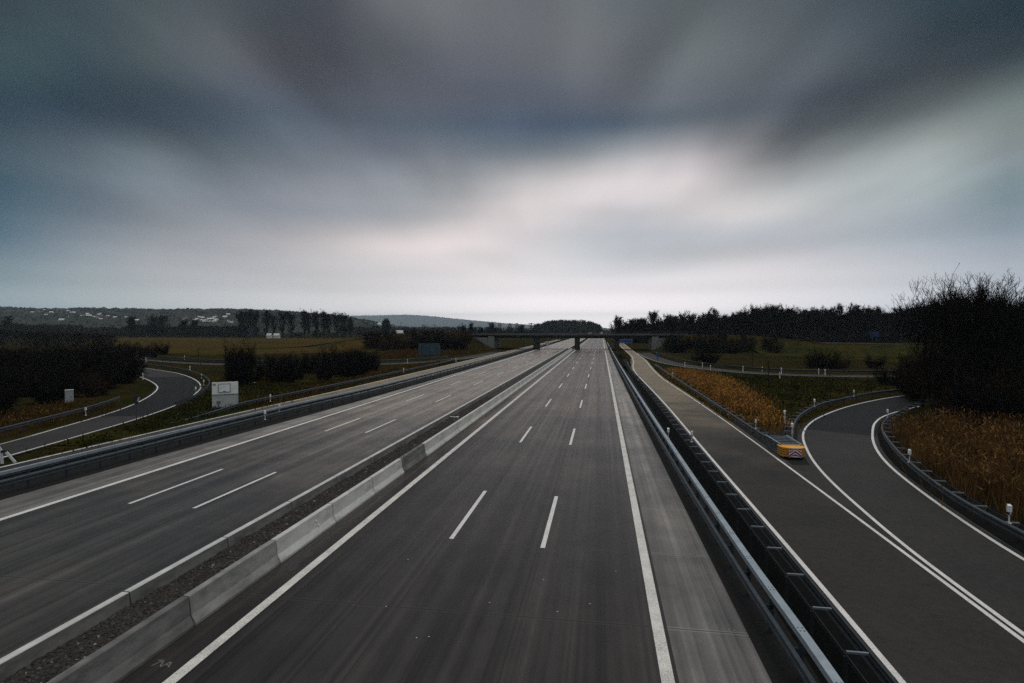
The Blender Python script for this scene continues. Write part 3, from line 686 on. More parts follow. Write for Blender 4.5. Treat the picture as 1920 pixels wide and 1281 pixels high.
# left side
LCL = [(-34.3, -12), (-34.3, 28), (-34.3, 36), (-34.2, 46), (-34.0, 55), (-33.7, 66), (-33.6, 90), (-33.6, 127), (-33.4, 170), (-33.2, 215), (-33, 300), (-33, 420)]
LCs = spline(LCL, 4)
LCRx = [(-30.4, -12), (-30.4, 30), (-30.2, 50), (-29.4, 66), (-29.0, 100), (-29.2, 215), (-29.4, 420)]
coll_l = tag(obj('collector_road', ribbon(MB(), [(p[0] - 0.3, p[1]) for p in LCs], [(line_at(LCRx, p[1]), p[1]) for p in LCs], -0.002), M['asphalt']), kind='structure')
obj('edge_line', strip(LCs, 0.18, 0.004), M['paint'], coll_l)
LN = [(-33.0, 8), (-35.0, 21), (-36.9, 29.0), (-38.9, 36.4), (-40.5, 42.0), (-43.1, 49.0), (-46.2, 55.3), (-49.9, 61.3), (-54.2, 67.5), (-61.2, 75.5), (-70.0, 83.8), (-80, 91.5), (-99.4, 103), (-130, 118), (-170, 134)]
LF = [(-36.6, 8), (-38.6, 21), (-41.1, 31.7), (-43.2, 37.6), (-45.5, 43.9), (-48.5, 50.2), (-53.8, 58.6), (-59.8, 66.3), (-66.3, 72.6), (-73.4, 78.6), (-82, 85.0), (-102, 97), (-133, 112.5), (-172, 128)]
LNs, LFs = resample(smooth_line(spline(LN, 1)), 170), resample(smooth_line(spline(LF, 1)), 170)
pN, pF = offset(LNs, 0.3), offset(LFs, -0.3)
i1 = min(i for i in range(170) if LNs[i][1] > 44); i2 = min(i for i in range(170) if LNs[i][1] > 83)
ramp_l = tag(obj('loop_ramp', ribbon(MB(), pF[:i1 + 1], pN[:i1 + 1], 0.004), M['asphalt_worn']), kind='structure')
obj('asphalt_patch', ribbon(MB(), pF[i1:i2 + 1], pN[i1:i2 + 1], 0.004), M['asphalt_dark'], ramp_l)
obj('far_surface', ribbon(MB(), pF[i2:], pN[i2:], 0.004), M['asphalt_worn'], ramp_l)
obj('edge_line', strip(LNs, 0.15, 0.012), M['paint'], ramp_l)
obj('edge_line', strip(LFs[i1 - 8:], 0.15, 0.012), M['paint'], ramp_l); obj('edge_line', strip(LFs[:i1 - 7], 0.14, 0.012), M['paint_dim'], ramp_l)
FL = [(-476, 372), (-320, 286), (-220, 205), (-151, 150.6), (-130, 134), (-112.6, 123), (-96, 114.5), (-81.9, 111), (-66, 111.6), (-52, 116), (-44, 123), (-38.5, 135), (-35.6, 150), (-34.2, 170), (-33.8, 190)]
FLs = smooth_line(spline(FL, 2))
slip_l = tag(obj('slip_road', ribbon(MB(), offset(FLs, -4.4), offset(FLs, 0.3), -0.004), M['asphalt_worn']), kind='structure')
obj('edge_line', strip(FLs, 0.18, 0.004), M['paint_dim'], slip_l)

# ================================================================= concrete barriers and gravel median
def barrier_mesh(name, m):
    L = 3.96
    prof = [(-.28, 0), (-.28, .08), (-.165, .30), (-.105, .79), (-.085, .81), (.085, .81), (.105, .79), (.165, .30), (.28, .08), (.28, 0)]
    mb = MB(); n = len(prof)
    ysx = [0.0, 0.03, L - 0.03, L]; ins = [0.93, 1.0, 1.0, 0.93]
    for y, k in zip(ysx, ins):
        for x, z in prof: mb.v.append((x * k, y, z if z < .1 else z - (1 - k) * 0.15))
    for j in range(3):
        for i in range(n - 1): mb.f.append((j * n + i, (j + 1) * n + i, (j + 1) * n + i + 1, j * n + i + 1)); mb.m.append(0)
    mb.f.append(tuple(range(n))); mb.m.append(0)
    mb.f.append(tuple(3 * n + i for i in range(n - 1, -1, -1))); mb.m.append(0)
    return mb.mesh(name, m)
bm_back = barrier_mesh('barrier_shaded_back', M['concrete_dirty_shade']); bm_back.materials.append(M['concrete'])
for p in bm_back.polygons:  # pale top over dark sides: light from above put into the colour
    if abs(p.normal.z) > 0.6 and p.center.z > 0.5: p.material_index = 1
bm_pale = barrier_mesh('barrier_pale', M['concrete']); bm_dark = barrier_mesh('barrier_dark', M['concrete_dirty_shade']); bm_mid = barrier_mesh('barrier_mid', M['concrete_mid'])
stud = MB().box((0, 0, 0), (0.05, 0.07, 0.07)).mesh('stud', M['white'])
slot = MB().box((0, 0, 0), (0.03, 0.02, 0.10)).mesh('joint_plate', M['container_trim'])
for k in range(52):
    y0 = 5.1 + 4.0 * k
    if k == 0: continue
    me, look = (bm_dark, 'dark stained') if y0 < 10 or abs(y0 - 29.1) < 0.2 else ((bm_mid, 'grey streaked') if abs(y0 - 13.1) < 0.2 else (bm_pale, 'pale'))
    o = obj('concrete_barrier', me, None); o.location = (-11.04, y0, -0.004)
    tag(o, f'{look} concrete barrier segment beside the right carriageway, {ordinal(k)} from the near end', 'barrier', 'concrete barrier segments on the right of the gravel median')
    if abs(y0 - 17.1) < 0.2:
        for (sy2, sz, sx2) in ((2.6, 0.55, 0.135), (2.75, 0.34, 0.165)):
            s = obj('anchor_stud', stud, None, o); s.location = (sx2, sy2, sz)
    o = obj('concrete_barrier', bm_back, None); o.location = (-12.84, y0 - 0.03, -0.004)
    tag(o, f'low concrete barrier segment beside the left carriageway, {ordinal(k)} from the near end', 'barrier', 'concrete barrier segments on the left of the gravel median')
gm = MB(); gx = axis([(-12.72, -11.15, 0.13)]); gyv = axis([(0, 60, 0.25), (60, 215, 3)])
for y in gyv:
    for x in gx: gm.v.append((x, y, 0.44 + 0.05 * mnoise.noise(Vector((x * 1.3, y * 1.3, 0))) + 0.03 * mnoise.noise(Vector((x * 6, y * 6, 3)))))
for j in range(len(gyv) - 1):
    for i in range(len(gx) - 1):
        q = len(gx); gm.f.append((j * q + i, j * q + i + 1, (j + 1) * q + i + 1, (j + 1) * q + i)); gm.m.append(0)
tag(obj('median_ground', gm, M['gravel']), kind='structure')
stone_mats = [plain('gravel_stone', (0.020, 0.018, 0.016), 0.85, var=0.4), plain('gravel_stone_brown', (0.040, 0.028, 0.019), 0.85, var=0.4), plain('gravel_stone_grey', (0.06, 0.058, 0.055), 0.85, var=0.3),
              plain('gravel_stone_light', (0.26, 0.22, 0.16), 0.85, var=0.3)]
st = MB()
for i in range(15000):
    y = 7 + 53 * rnd.random() ** 1.7; x = rnd.uniform(-12.68, -11.19)
    r = rnd.uniform(0.018, 0.045) * (1 + y / 60); z = 0.45 + 0.05 * mnoise.noise(Vector((x * 1.3, y * 1.3, 0)))
    q = rnd.random(); mi = 3 if q < 0.012 else (2 if q < 0.18 else (1 if q < 0.5 else 0))
    w = rnd.uniform(0, 6.28); c_, s_ = math.cos(w), math.sin(w); e = rnd.uniform(0.6, 1.6)
    P = [(r * e, 0), (0, r), (-r * e, 0), (0, -r)]
    tl = rnd.uniform(-.4, .4)
    V4 = [(x + a * c_ - b * s_, y + a * s_ + b * c_, z + a * tl) for a, b in P]
    st.add(V4 + [(x, y, z + r * 0.8), (x, y, z - r)], [(0, 1, 4), (1, 2, 4), (2, 3, 4), (3, 0, 4)], mi)
tag(obj('gravel', st, stone_mats), 'dark loose gravel filling the median between the two rows of concrete barriers', 'gravel', kind='stuff')
lx, ly = G(852, 783, 0.47)
lt = MB().box((0, 0, 0.05), (0.75, 0.16, 0.05), Matrix.Rotation(0.5, 3, 'Z') @ Matrix.Rotation(0.12, 3, 'Y')).box((0.2, 0.14, 0.07), (0.35, 0.12, 0.03), Matrix.Rotation(0.9, 3, 'Z'))
o = tag(obj('broken_board', lt, M['sign_white']), 'broken white board lying on the gravel median', 'litter'); o.location = (lx, ly, 0.46)
# small pale chips scattered on the road
chips = [(-3.2, 15.6), (-4.4, 13.6), (-4.7, 13.5), (-0.3, 16.0), (-1.2, 15.4), (-6.6, 18.1), (-1.8, 17.3), (0.5, 18.3), (-6.1, 14.9)]
for i, (x, y) in enumerate(chips):
    c_ = MB(); c_.add([(-.025, 0, 0), (.02, -.02, 0), (.03, .02, 0), (-.01, .03, 0), (0, 0, .02)], [(0, 1, 4), (1, 2, 4), (2, 3, 4), (3, 0, 4)])
    o = obj('stone_chip', c_, M['concrete']); o.location = (x, y, 0.002)
    tag(o, 'tiny pale stone chip lying on the dark right carriageway', 'stone', 'stone chips on the right carriageway')

# ================================================================= guardrails
WPROF = [(0.0, .44), (.075, .475), (.075, .545), (.01, .575), (.01, .615), (.075, .645), (.075, .715), (0.0, .75)]
def sweep(path, prof, zoff=None, closed=False, mb=None, mi=0, off=(0, 0, 0)):
    mb = mb or MB(); N_ = normals(path); n = len(prof); o0 = len(mb.v)
    for i, (p, nn) in enumerate(zip(path, N_)):
        dz_ = zoff[i] if zoff else 0.0
        for o_, z in prof: mb.v.append((p[0] + nn[0] * o_ - off[0], p[1] + nn[1] * o_ - off[1], z + dz_ - off[2]))
    m_ = n if closed else n - 1
    for i in range(len(path) - 1):
        for k in range(m_):
            a = o0 + i * n + k; b = o0 + i * n + (k + 1) % n
            mb.f.append((a, b, b + n, a + n)); mb.m.append(mi)
    if closed:
        mb.f.append(tuple(o0 + k for k in range(n - 1, -1, -1))); mb.m.append(mi)
        mb.f.append(tuple(o0 + (len(path) - 1) * n + k for k in range(n))); mb.m.append(mi)
    return mb
post_me = MB().box((0, 0, 0.20), (0.055, 0.10, 1.0)).mesh('post', M['zinc_dull'])
post_dark_me = MB().box((0, 0, 0.14), (0.055, 0.08, 1.0)).mesh('post', M['bolt'])
post_tall_me = MB().box((0, 0, 0.28), (0.06, 0.11, 1.2)).mesh('post', M['zinc_dull'])
arm_me = MB().box((0, 0, 0), (0.055, 0.46, 0.05)).mesh('spacer_arm', M['zinc_mid'])
bracket_me = MB().box((0, 0, 0), (0.06, 0.26, 0.10)).mesh('spacer_arm', M['zinc_dull'])
GUARDS = []
def guardrail(label, pts, side, kind='plain', step_near=2.0, mat_=None, sink=None, raw=False, step_far=4.0, far_y=60, group=None):
    """side +1: the traffic face looks to the right of the path direction, -1: to the left."""
    path = pts if raw else smooth_line(spline(pts, 1.0), 2)
    root_loc = (path[0][0], path[0][1], 0.0)
    root = thing('guardrail', label, 'guardrail', root_loc, 0, group)
    mm = mat_ or M['zinc_dull']
    prof = [(side * o_, z) for o_, z in WPROF]
    back = [(side * (o_ - .012), z) for o_, z in reversed(WPROF)]
    zo = None
    if sink:
        L = [0]
        for a, b in zip(path, path[1:]): L.append(L[-1] + math.hypot(b[0] - a[0], b[1] - a[1]))
        zo = [-0.72 * (1 - sstep(0, sink, l)) for l in L]
    obj('rail_beam', sweep(path, prof + back, zo, True, off=root_loc), mm, root)
    poff = -0.14 if kind == 'plain' else (-0.50 if kind == 'arms' else -0.20)
    N_ = 0
    pl = offset(path, side * poff)
    if kind == 'arms':
        obj('rear_strap', sweep(pl, [(-.006, .60), (.006, .60), (.006, .67), (-.006, .67)], None, True, off=root_loc), M['bolt'], root)
    if kind == 'box':
        bx = [(side * -0.10, .98), (side * -0.10, 1.13), (side * -0.30, 1.13), (side * -0.30, .98)]
        mbx = sweep(path, bx, None, True, off=root_loc)
        for (x, y, h) in walk(offset(path, side * -0.20), 2.0, 0.6):
            for dd in (-0.14, 0.0):
                for e in (-0.045, 0.045):
                    cx = x + math.cos(h) * dd - math.sin(h) * e - root_loc[0]; cy = y + math.sin(h) * dd + math.cos(h) * e - root_loc[1]
                    if 5 < y < 45: mbx.box((cx, cy, 1.132), (0.03, 0.03, 0.012), mi=1)
        obj('box_beam', mbx, [M['zinc'], M['bolt']], root)
    cand = walk(path, step_near, 0.7)
    keep = [q for i, q in enumerate(cand) if q[1] < far_y or i % max(1, int(step_far / step_near)) == 0]
    for (x, y, h) in keep[:98]:
        nxn, nyn = math.sin(h) * side, -math.cos(h) * side
        p = obj('post', post_tall_me if kind == 'box' else (post_dark_me if kind == 'arms' else post_me), None, root)
        p.location = (x + nxn * poff - root_loc[0], y + nyn * poff - root_loc[1], -0.02 if kind != 'box' else 0.04); p.rotation_euler = (0, 0, h)
        if kind == 'arms':
            s = obj('spacer_arm', arm_me, None, root); s.location = (x + nxn * -0.26 - root_loc[0], y + nyn * -0.26 - root_loc[1], 0.715); s.rotation_euler = (0, 0, h)
        elif kind == 'box':
            s = obj('spacer_arm', bracket_me, None, root); s.location = (x + nxn * -0.10 - root_loc[0], y + nyn * -0.10 - root_loc[1], 0.66); s.rotation_euler = (0, 0, h)
    return root
RBX = [(4.42, 2), (4.38, 12), (4.2, 17.7), (3.98, 32), (3.70, 60), (3.42, 100), (3.25, 140), (3.15, 205), (3.1, 300)]
guardrail('tall double guardrail with a bright box beam on top between hard shoulder and slip road', RBX, -1, 'box')
guardrail('low guardrail with cross arms along the left edge of the right slip road', [(5.98, 2), (5.98, 13), (5.98, 25), (5.94, 40), (5.92, 62), (5.6, 86), (5.4, 103), (5.6, 118), (5.8, 124), (5.6, 132)], +1, 'arms', mat_=M['zinc_dark'])
NL = GL([(1230, 687), (1248, 701), (1275, 720), (1312, 745), (1350, 769), (1400, 798), (1432, 815)], .72)
NL = [(11.05, 118)] + [(max(p[0], 11.1), p[1]) for p in NL] + [(11.15, 38.8)]
guardrail('long guardrail with cross arms from the yellow crash cushion back along the slip road', NL, +1, 'arms')
NRp = GL([(1486, 817), (1486, 800), (1500, 777), (1537, 757), (1580, 747), (1640, 735), (1740, 726)], .72)
NRp = [(12.4, 38.6)] + NRp + [(55, 83)]
guardrail('curved guardrail with cross arms from the yellow crash cushion round the right loop ramp', NRp, +1, 'arms')
ROp = [(14.6, 10), (14.8, 18)] + GL([(1920, 996), (1815, 942), (1740, 892), (1690, 850), (1659, 812), (1656, 792), (1680, 774), (1740, 748)], .75) + [(44, 70.5), (56, 76.5)]
guardrail('curved guardrail with cross arms in front of the reeds at the right edge', ROp, -1, 'arms')
guardrail('guardrail along the far side of the right slip road below the grassy swell', offset(FRs, 5.4)[10:], -1, 'plain', 4.0, raw=True, mat_=M['zinc_dark'])
G1L = [(-28.5, -4), (-28.3, 22), (-28.2, 32), (-28.1, 38), (-27.7, 48), (-27.0, 58), (-26.6, 70), (-26.4, 90), (-26.2, 130), (-26.0, 205), (-25.9, 300)]
guardrail('tall double guardrail with a box beam on top between left hard shoulder and side road', G1L, +1, 'box', mat_=M['zinc_dull'])
guardrail('side road guardrail with buried end beside the white container', [(-36.3, 41), (-35.6, 46), (-35.2, 52), (-35.0, 60), (-34.8, 75), (-34.7, 100), (-34.9, 122), (-35.6, 130)], +1, 'plain', sink=10)
guardrail('guardrail along the side road in front of the left carriageway box rail', [(-29.6, 10), (-29.5, 32), (-29.1, 48), (-28.4, 60), (-28.0, 75), (-27.9, 130), (-27.9, 200)], -1, 'plain')
guardrail('curved guardrail on the outside of the left loop ramp near the white container', offset(LNs, 1.1)[min(i for i in range(170) if LNs[i][1] > 47):125], -1, 'plain', raw=True)
guardrail('long dark guardrail on the inside of the left loop ramp in front of the thicket', offset(LFs, -1.7)[:min(i for i in range(170) if LFs[i][1] > 53)], +1, 'plain', raw=True)
guardrail('guardrail beside the far left slip road below the sign with its back turned', offset(FLs, -5.2)[-75:-22], +1, 'plain', 4.0, raw=True)
guardrail('guardrail along the near edge of the far left slip road', offset(FLs, 1.0)[110:-52], -1, 'plain', 4.0, raw=True)

# ---------------------------------------------------------------- crash cushion in the gore
cc = thing('crash_cushion', 'yellow nosed crash cushion with red and white chevrons in the gore', 'crash cushion', (11.75, 36.4, 0))
fr = MB()
for s in (-1, 1):
    fr.tube([(s * 0.62, 0.1, 0.80), (s * 0.66, 3.1, 0.80)], [0.05, 0.05], 6)
obj('top_rail', fr, M['zinc'], cc)
for s in (-1, 1):
    for k in range(3):
        o = obj('side_panel', MB().box((0, 0, 0), (0.03, 0.98, 0.56)), M['zinc_dull'], cc); o.location = (s * 0.66, 0.45 + k * 1.0, 0.42)
for k in range(6):
    o = obj('cross_bar', MB().box((0, 0, 0), (1.26, 0.08, 0.05)), M['zinc_mid'] if k else M['zinc'], cc); o.location = (0, 0.22 + 0.52 * k, 0.79)
for k in range(4):
    o = obj('leg', MB().box((0, 0, 0), (0.07, 0.07, 0.74)), M['zinc_dull'], cc); o.location = ((-1) ** k * 0.5, 0.6 + 1.9 * (k // 2), 0.36)
obj('base_plate', MB().box((0, 1.5, 0.03), (1.2, 3.1, 0.06)), M['black'], cc)
nose = MB(); NPR = []
for k in range(13):                                     # rounded wrap-round nose
    w = math.pi * k / 12; NPR.append((-0.72 * math.cos(w) , -0.50 * math.sin(w) ** 0.8 if 0 < k < 12 else 0.0))
NPR = [(-0.74, 0.45)] + NPR + [(0.74, 0.45)]
nz = [0.14, 0.25, 0.29, 0.40, 0.44, 0.55, 0.59, 0.70, 0.74]; nb = [0.97, 1.03, 0.96, 1.03, 0.96, 1.03, 0.96, 1.01, 0.90]
for z, b_ in zip(nz, nb):
    for x, y in NPR: nose.v.append((x * b_, y * b_, z))
q = len(NPR)
for j in range(len(nz) - 1):
    for i in range(q - 1): nose.f.append((j * q + i, j * q + i + 1, (j + 1) * q + i + 1, (j + 1) * q + i)); nose.m.append(0)
nose.f.append(tuple((len(nz) - 1) * q + i for i in range(q))); nose.m.append(0)
nose.m = [1 if (j in (1, 3, 5) and True) else 0 for j in range(len(nz) - 1) for i in range(q - 1)] + [0]
obj('nose', nose, [M['yellow'], M['yellow_dark']], cc)
cp_ = MB(); cp_.box((0.02, -0.535, 0.42), (0.72, 0.012, 0.54), mi=0)
bk = cp_
for k in range(-1, 6):                                    # upward pointing stripes
    zb = 0.04 + k * 0.20
    for s in (-1, 1):
        xa, xb = 0.02, 0.02 + s * 0.35
        lo, hi = 0.16, 0.68
        pts4 = [(xa, zb), (xb, zb - 0.28), (xb, zb - 0.17), (xa, zb + 0.11)]
        pts4 = [(x, min(max(z, lo), hi)) for x, z in pts4]
        if max(p[1] for p in pts4) - min(p[1] for p in pts4) < 0.02: continue
        order = (0, 1, 2, 3) if s > 0 else (3, 2, 1, 0)
        cp_.add([(p[0], -0.544, p[1]) for p in pts4], [order], 1)
obj('chevron_plate', cp_, [M['sign_white'], M['sign_red']], cc)

# ================================================================= delineator posts
def delin(kind):
    if kind == 'rail':
        t = thing('delineator_post', 'x', 'delineator')
        obj('stem', MB().box((0, 0, 0.14), (0.035, 0.035, 0.34)).box((0, 0, -0.03), (0.16, 0.05, 0.04)), M['white'], t)
        hd = MB(); hd.box((0, 0, 0.47), (0.13, 0.10, 0.34)); hd.add([(-.065, -.05, .64), (.065, -.05, .64), (.065, .05, .69), (-.065, .05, .69)], [(0, 1, 2, 3), (3, 2, 1, 0)])
        h = obj('post_head', hd, M['white'], t)
    else:
        t = thing('delineator_post', 'x', 'delineator')
        hd = MB(); hd.box((0, 0, 0.50), (0.13, 0.10, 1.0)); hd.add([(-.065, -.05, 1.0), (.065, -.05, 1.0), (.065, .05, 1.06), (-.065, .05, 1.06)], [(0, 1, 2, 3), (3, 2, 1, 0)])
        h = obj('post_head', hd, M['white'], t)
    z0 = 0.36 if kind == 'rail' else 0.66
    obj('black_band', MB().box((0, 0, z0), (0.136, 0.106, 0.10)), M['black'], t)
    obj('reflector', MB().box((0, -0.056, z0), (0.05, 0.012, 0.09)), M['reflector'], t)
    return t
dr, dg = delin('rail'), delin('ground')
DEL = [  # px, py of the foot, kind, what it stands on
 (1297, 828, 'rail', 'on the slip road rail beside the bright box beam'), (1253, 822, 'rail', 'clamped to the bright box beam rail'),
 (1197, 712, 'rail', 'on the slip road rail where the white line bends'), (1183, 682, 'ground', 'at the dark bushes beside the bending slip road'),
 (1417, 803, 'rail', 'on the rail just behind the yellow crash cushion'), (1261, 707, 'rail', 'on the rail at the far tip of the orange reeds'),
 (1485, 812, 'rail', 'on the loop ramp rail right behind the yellow crash cushion'), (1471, 793, 'ground', 'in the grass behind the yellow crash cushion'),
 (1527, 762, 'rail', 'where the right loop ramp rail starts to curve away'), (1601, 743, 'rail', 'on the right loop ramp rail by the thin sapling'),
 (1664, 783, 'rail', 'at the bend of the reed side rail'), (1705, 866, 'rail', 'on the reed side rail, middle of the three there'), (1892, 980, 'rail', 'nearest one, on the reed side rail at the right edge'),
 (1284, 689, 'ground', 'on the far slip road, nearest the overpass'), (1317, 690, 'ground', 'on the far slip road under the round bush'), (1332, 695, 'ground', 'on the far slip road just right of the round bush'),
 (1393, 697, 'ground', 'on the far slip road left of the bare sapling'), (1429, 697, 'ground', 'on the far slip road below the grassy swell'), (1465, 701, 'ground', 'on the far slip road by the pale rail'),
 (1462, 711, 'ground', 'in the meadow in front of the far slip road'), (1535, 702, 'ground', 'left of a close pair on the far slip road'), (1547, 704, 'ground', 'right of a close pair on the far slip road'),
 (497, 786, 'rail', 'on the left box rail below the container'), (524, 771, 'rail', 'on the white line side of the left box rail'), (507, 752, 'rail', 'on the side road rail right of the container'),
 (757, 698, 'rail', 'on the side road rail below the sign with its back turned'), (817, 698, 'rail', 'farther one of a pair on the left box rail'), (812, 704, 'rail', 'nearer one of a pair on the left box rail'),
 (764, 682, 'ground', 'on the far left slip road left of the big sign'), (645, 674, 'ground', 'in front of the dark central bush, upper one'), (650, 690, 'ground', 'in front of the dark central bush, lower one'),
 (161, 778, 'rail', 'on the dark rail in front of the left thicket'), (274, 679, 'ground', 'on the far left slip road above the loop ramp'), (258, 671, 'ground', 'leaning on the far left slip road by the hedge'),
 (208, 662, 'ground', 'farthest left on the far left slip road'), (346, 675, 'ground', 'below the dry field beside the sapling'), (356, 697, 'ground', 'on the left loop ramp rail, first into the bend'),
 (378, 709, 'rail', 'on the left loop ramp rail at the tip of the bend'), (382, 722, 'rail', 'on the left loop ramp rail just past the bend'), (367, 737, 'rail', 'on the left loop ramp rail left of the container'),
 (855, 680, 'ground', 'at the merge of the far left slip road'), (268, 712, 'ground', 'on the inner line of the left loop ramp beside the thicket')]
used = set()
for px, py, k, where in DEL:
    z0 = 0.74 if k == 'rail' else 0.0
    x, y = G(px, py, z0)
    src = dr if k == 'rail' else dg
    if k not in used:
        used.add(k); o = src; o.location = (x, y, z0)
    else:
        o = copy_thing(src, (x, y, z0), rnd.uniform(-0.15, 0.15))
    o['label'] = 'white delineator post ' + where; o['group'] = 'white delineator posts along the roads'
    if 'leaning' in where: o.rotation_euler = (0, 0.25, 0)

# ================================================================= white container, cabinets, signs
ct = thing('container', 'off white container with slanted upper half and square hatch on the grass', 'container', (-38.35, 49.3, 0), math.radians(36))
W_, pf = 2.35, [(0, 0.12), (0, 1.42), (0.42, 2.62), (0.72, 2.62), (1.55, 1.45), (1.55, 0.12)]
bd = MB(); bd.v = [(0, y, z) for y, z in pf] + [(W_, y, z) for y, z in pf]; n = len(pf)
bd.f = [tuple(range(n - 1, -1, -1)), tuple(range(n, 2 * n))] + [(i, (i + 1) % n, n + (i + 1) % n, n + i) for i in range(n)]; bd.m = [0] * len(bd.f)
bd.f = [tuple(reversed(f)) for f in bd.f]
obj('body', bd, M['container'], ct)
tilt = Matrix.Rotation(-math.atan2(0.42, 1.2), 3, 'X')
hx = MB().box((0, 0, 0), (1.0, 0.04, 0.80))
h = obj('hatch', hx, M['container'], ct); h.location = (1.10, 0.20, 2.05); h.rotation_euler = (-math.atan2(0.42, 1.2), 0, 0)
hf = MB()
for (cx, cz, sx2, sz2) in ((0, 0.42, 1.08, 0.05), (0, -0.42, 1.08, 0.05), (-0.53, 0, 0.05, 0.80), (0.53, 0, 0.05, 0.80)): hf.box((cx, -0.01, cz), (sx2, 0.05, sz2))
obj('frame', hf, M['container_trim'], h)
obj('handle', MB().box((0, -0.05, -0.34), (0.22, 0.05, 0.07)), M['container_trim'], h)
obj('seam_rail', MB().box((W_ / 2, -0.02, 1.42), (W_ * 0.995, 0.04, 0.07)), M['container_trim'], ct)
obj('notice_plate', MB().box((0.58, -0.008, 0.62), (0.34, 0.012, 0.32)), M['container_trim'], ct)
obj('notice_plate', MB().box((0.20, 0.335, 2.42), (0.26, 0.015, 0.18), Matrix.Rotation(-0.336, 3, 'X')), M['container_trim'], ct)
obj('skid', MB().box((0.4, 0.77, 0.06), (0.12, 1.5, 0.12)).box((W_ - 0.4, 0.77, 0.06), (0.12, 1.5, 0.12)), M['container_trim'], ct)
obj('corner_post', MB().box((W_ - 0.10, -0.012, 0.76), (0.05, 0.024, 1.28)), M['box_grey'], ct)
sl_ = tag(obj('concrete_slab', MB().box((0, 0, 0.03), (2.6, 0.9, 0.10)), M['concrete']), 'pale concrete slab lying in the grass behind the white container', 'slab')
x, y = G(462, 719); sl_.location = (x, y, 0.0); sl_.rotation_euler = (0, 0, 0.6)

def cabinet(loc, rz, w, d, h, label, cat='cabinet'):
    t = thing('cabinet', label, cat, loc, rz)
    obj('housing', MB().box((0, 0, h / 2 + 0.05), (w, d, h - 0.1)), M['box_grey'], t)
    obj('roof', MB().box((0, 0, h + 0.03), (w * 1.12, d * 1.2, 0.07), top=0.9), M['box_grey'], t)
    obj('plinth', MB().box((0, 0, 0.05), (w * 0.96, d * 0.9, 0.10)), M['concrete_dirty_shade'], t)
    dd = obj('door', MB().box((0, -d / 2 - 0.012, h / 2 + 0.05), (w * 0.84, 0.02, h * 0.78)), M['box_grey'], t)
    obj('handle', MB().box((w * 0.3, -d / 2 - 0.04, h / 2), (0.04, 0.03, 0.16)), M['container_trim'], dd)
    return t
x, y = G(130, 756); cabinet((x, y, 0), 0.75, 0.70, 0.45, 1.40, 'pale grey cabinet standing in front of the left thicket')
x, y, _ = at_dist(1026, 645, 262); cabinet((x, y, -0.05), 0.1, 1.5, 0.9, 2.1, 'white cabinet seen beneath the overpass beyond the first pier')

def sign(label, loc, rz, w, h, zc, front, back, cols=2, ribs=0, border=True, face=-1, cat='road sign'):
    """A sign panel facing local -Y (face -1) or +Y (face +1) on posts."""
    t = thing('road_sign', label, cat, loc, rz)
    pn = obj('panel', MB().box((0, 0, zc), (w, 0.06, h)), front, t)
    if border:
        bo = MB(); e = 0.10 * min(1.0, h / 2)
        for (cx, cz, sx2, sz2) in ((0, h / 2 - e, w - e, e / 2), (0, -h / 2 + e, w - e, e / 2), (-w / 2 + e, 0, e / 2, h - 2.5 * e), (w / 2 - e, 0, e / 2, h - 2.5 * e)):
            bo.box((cx, face * 0.036, zc + cz), (sx2, 0.012, sz2))
        obj('border', bo, M['sign_white'], pn)
    for k in range(ribs):
        o = obj('rib', MB().box((0, 0, 0), (w * 0.99, 0.05, 0.09)), back, t); o.location = (0, -face * 0.06, zc - h / 2 + (k + 0.5) * h / ribs)
    for k in range(cols):
        o = obj('post', MB().box((0, 0, (zc + h / 2 * 0.9) / 2), (0.14, 0.14, zc + h / 2 * 0.9)), back, t)
        o.location = (-w / 2 + w * (k + 0.5) / cols, 0.12 * -face, 0)
    return t
x, y, _ = at_dist(805, 653, 133)
sign('large blue grey road sign seen from its back beside the far left slip road', (x, y, 0), 0.35, 5.4, 3.0, 2.9, M['sign_back'], M['zinc_dull'], 3, 5, False, +1)
x, y, z = at_dist(1174, 639, 258)
sign('wide blue road sign seen beneath the overpass right of the third pier', (x, y, 0), 0.0, 5.6, 1.9, 2.5, M['sign_blue'], M['zinc_dull'], 2, 0, True, -1)
x, y, z = at_dist(1233, 675, 141)
sign('small blue sign beside the round bush at the right slip road', (x, y, 0), -0.1, 0.7, 1.0, 1.5, M['sign_blue'], M['zinc_dull'], 1, 0, False, -1)
x, y, z = at_dist(1640, 625, 290)
sign('blue sign in front of the dark wood above the grassy swell', (x, y, -0.1), -0.4, 3.6, 2.6, 5.6, M['sign_blue_dark'], M['zinc_dull'], 2, 0, False, -1)
x, y, z = at_dist(469, 617, 400)
sign('blue sign below the bare poplars beyond the dry field', (x, y, -0.1), 0.3, 3.4, 3.8, 7.4, M['sign_blue_dark'], M['zinc_dull'], 2, 0, False, -1)
x, y = G(256, 796)
sp_ = thing('road_sign', 'narrow dark sign on a thin pole at the left loop ramp', 'road sign', (x, y, 0), 0.7)
obj('pole', MB().tube([(0, 0, 0), (0, 0, 2.4)], [0.035, 0.035], 8), M['zinc_dull'], sp_)
obj('panel', MB().box((0, -0.06, 2.05), (0.34, 0.03, 0.62)), M['bolt'], sp_)
obj('panel', MB().box((0.16, -0.09, 2.12), (0.10, 0.02, 0.40), Matrix.Rotation(0.35, 3, 'Y')), M['box_grey'], sp_)

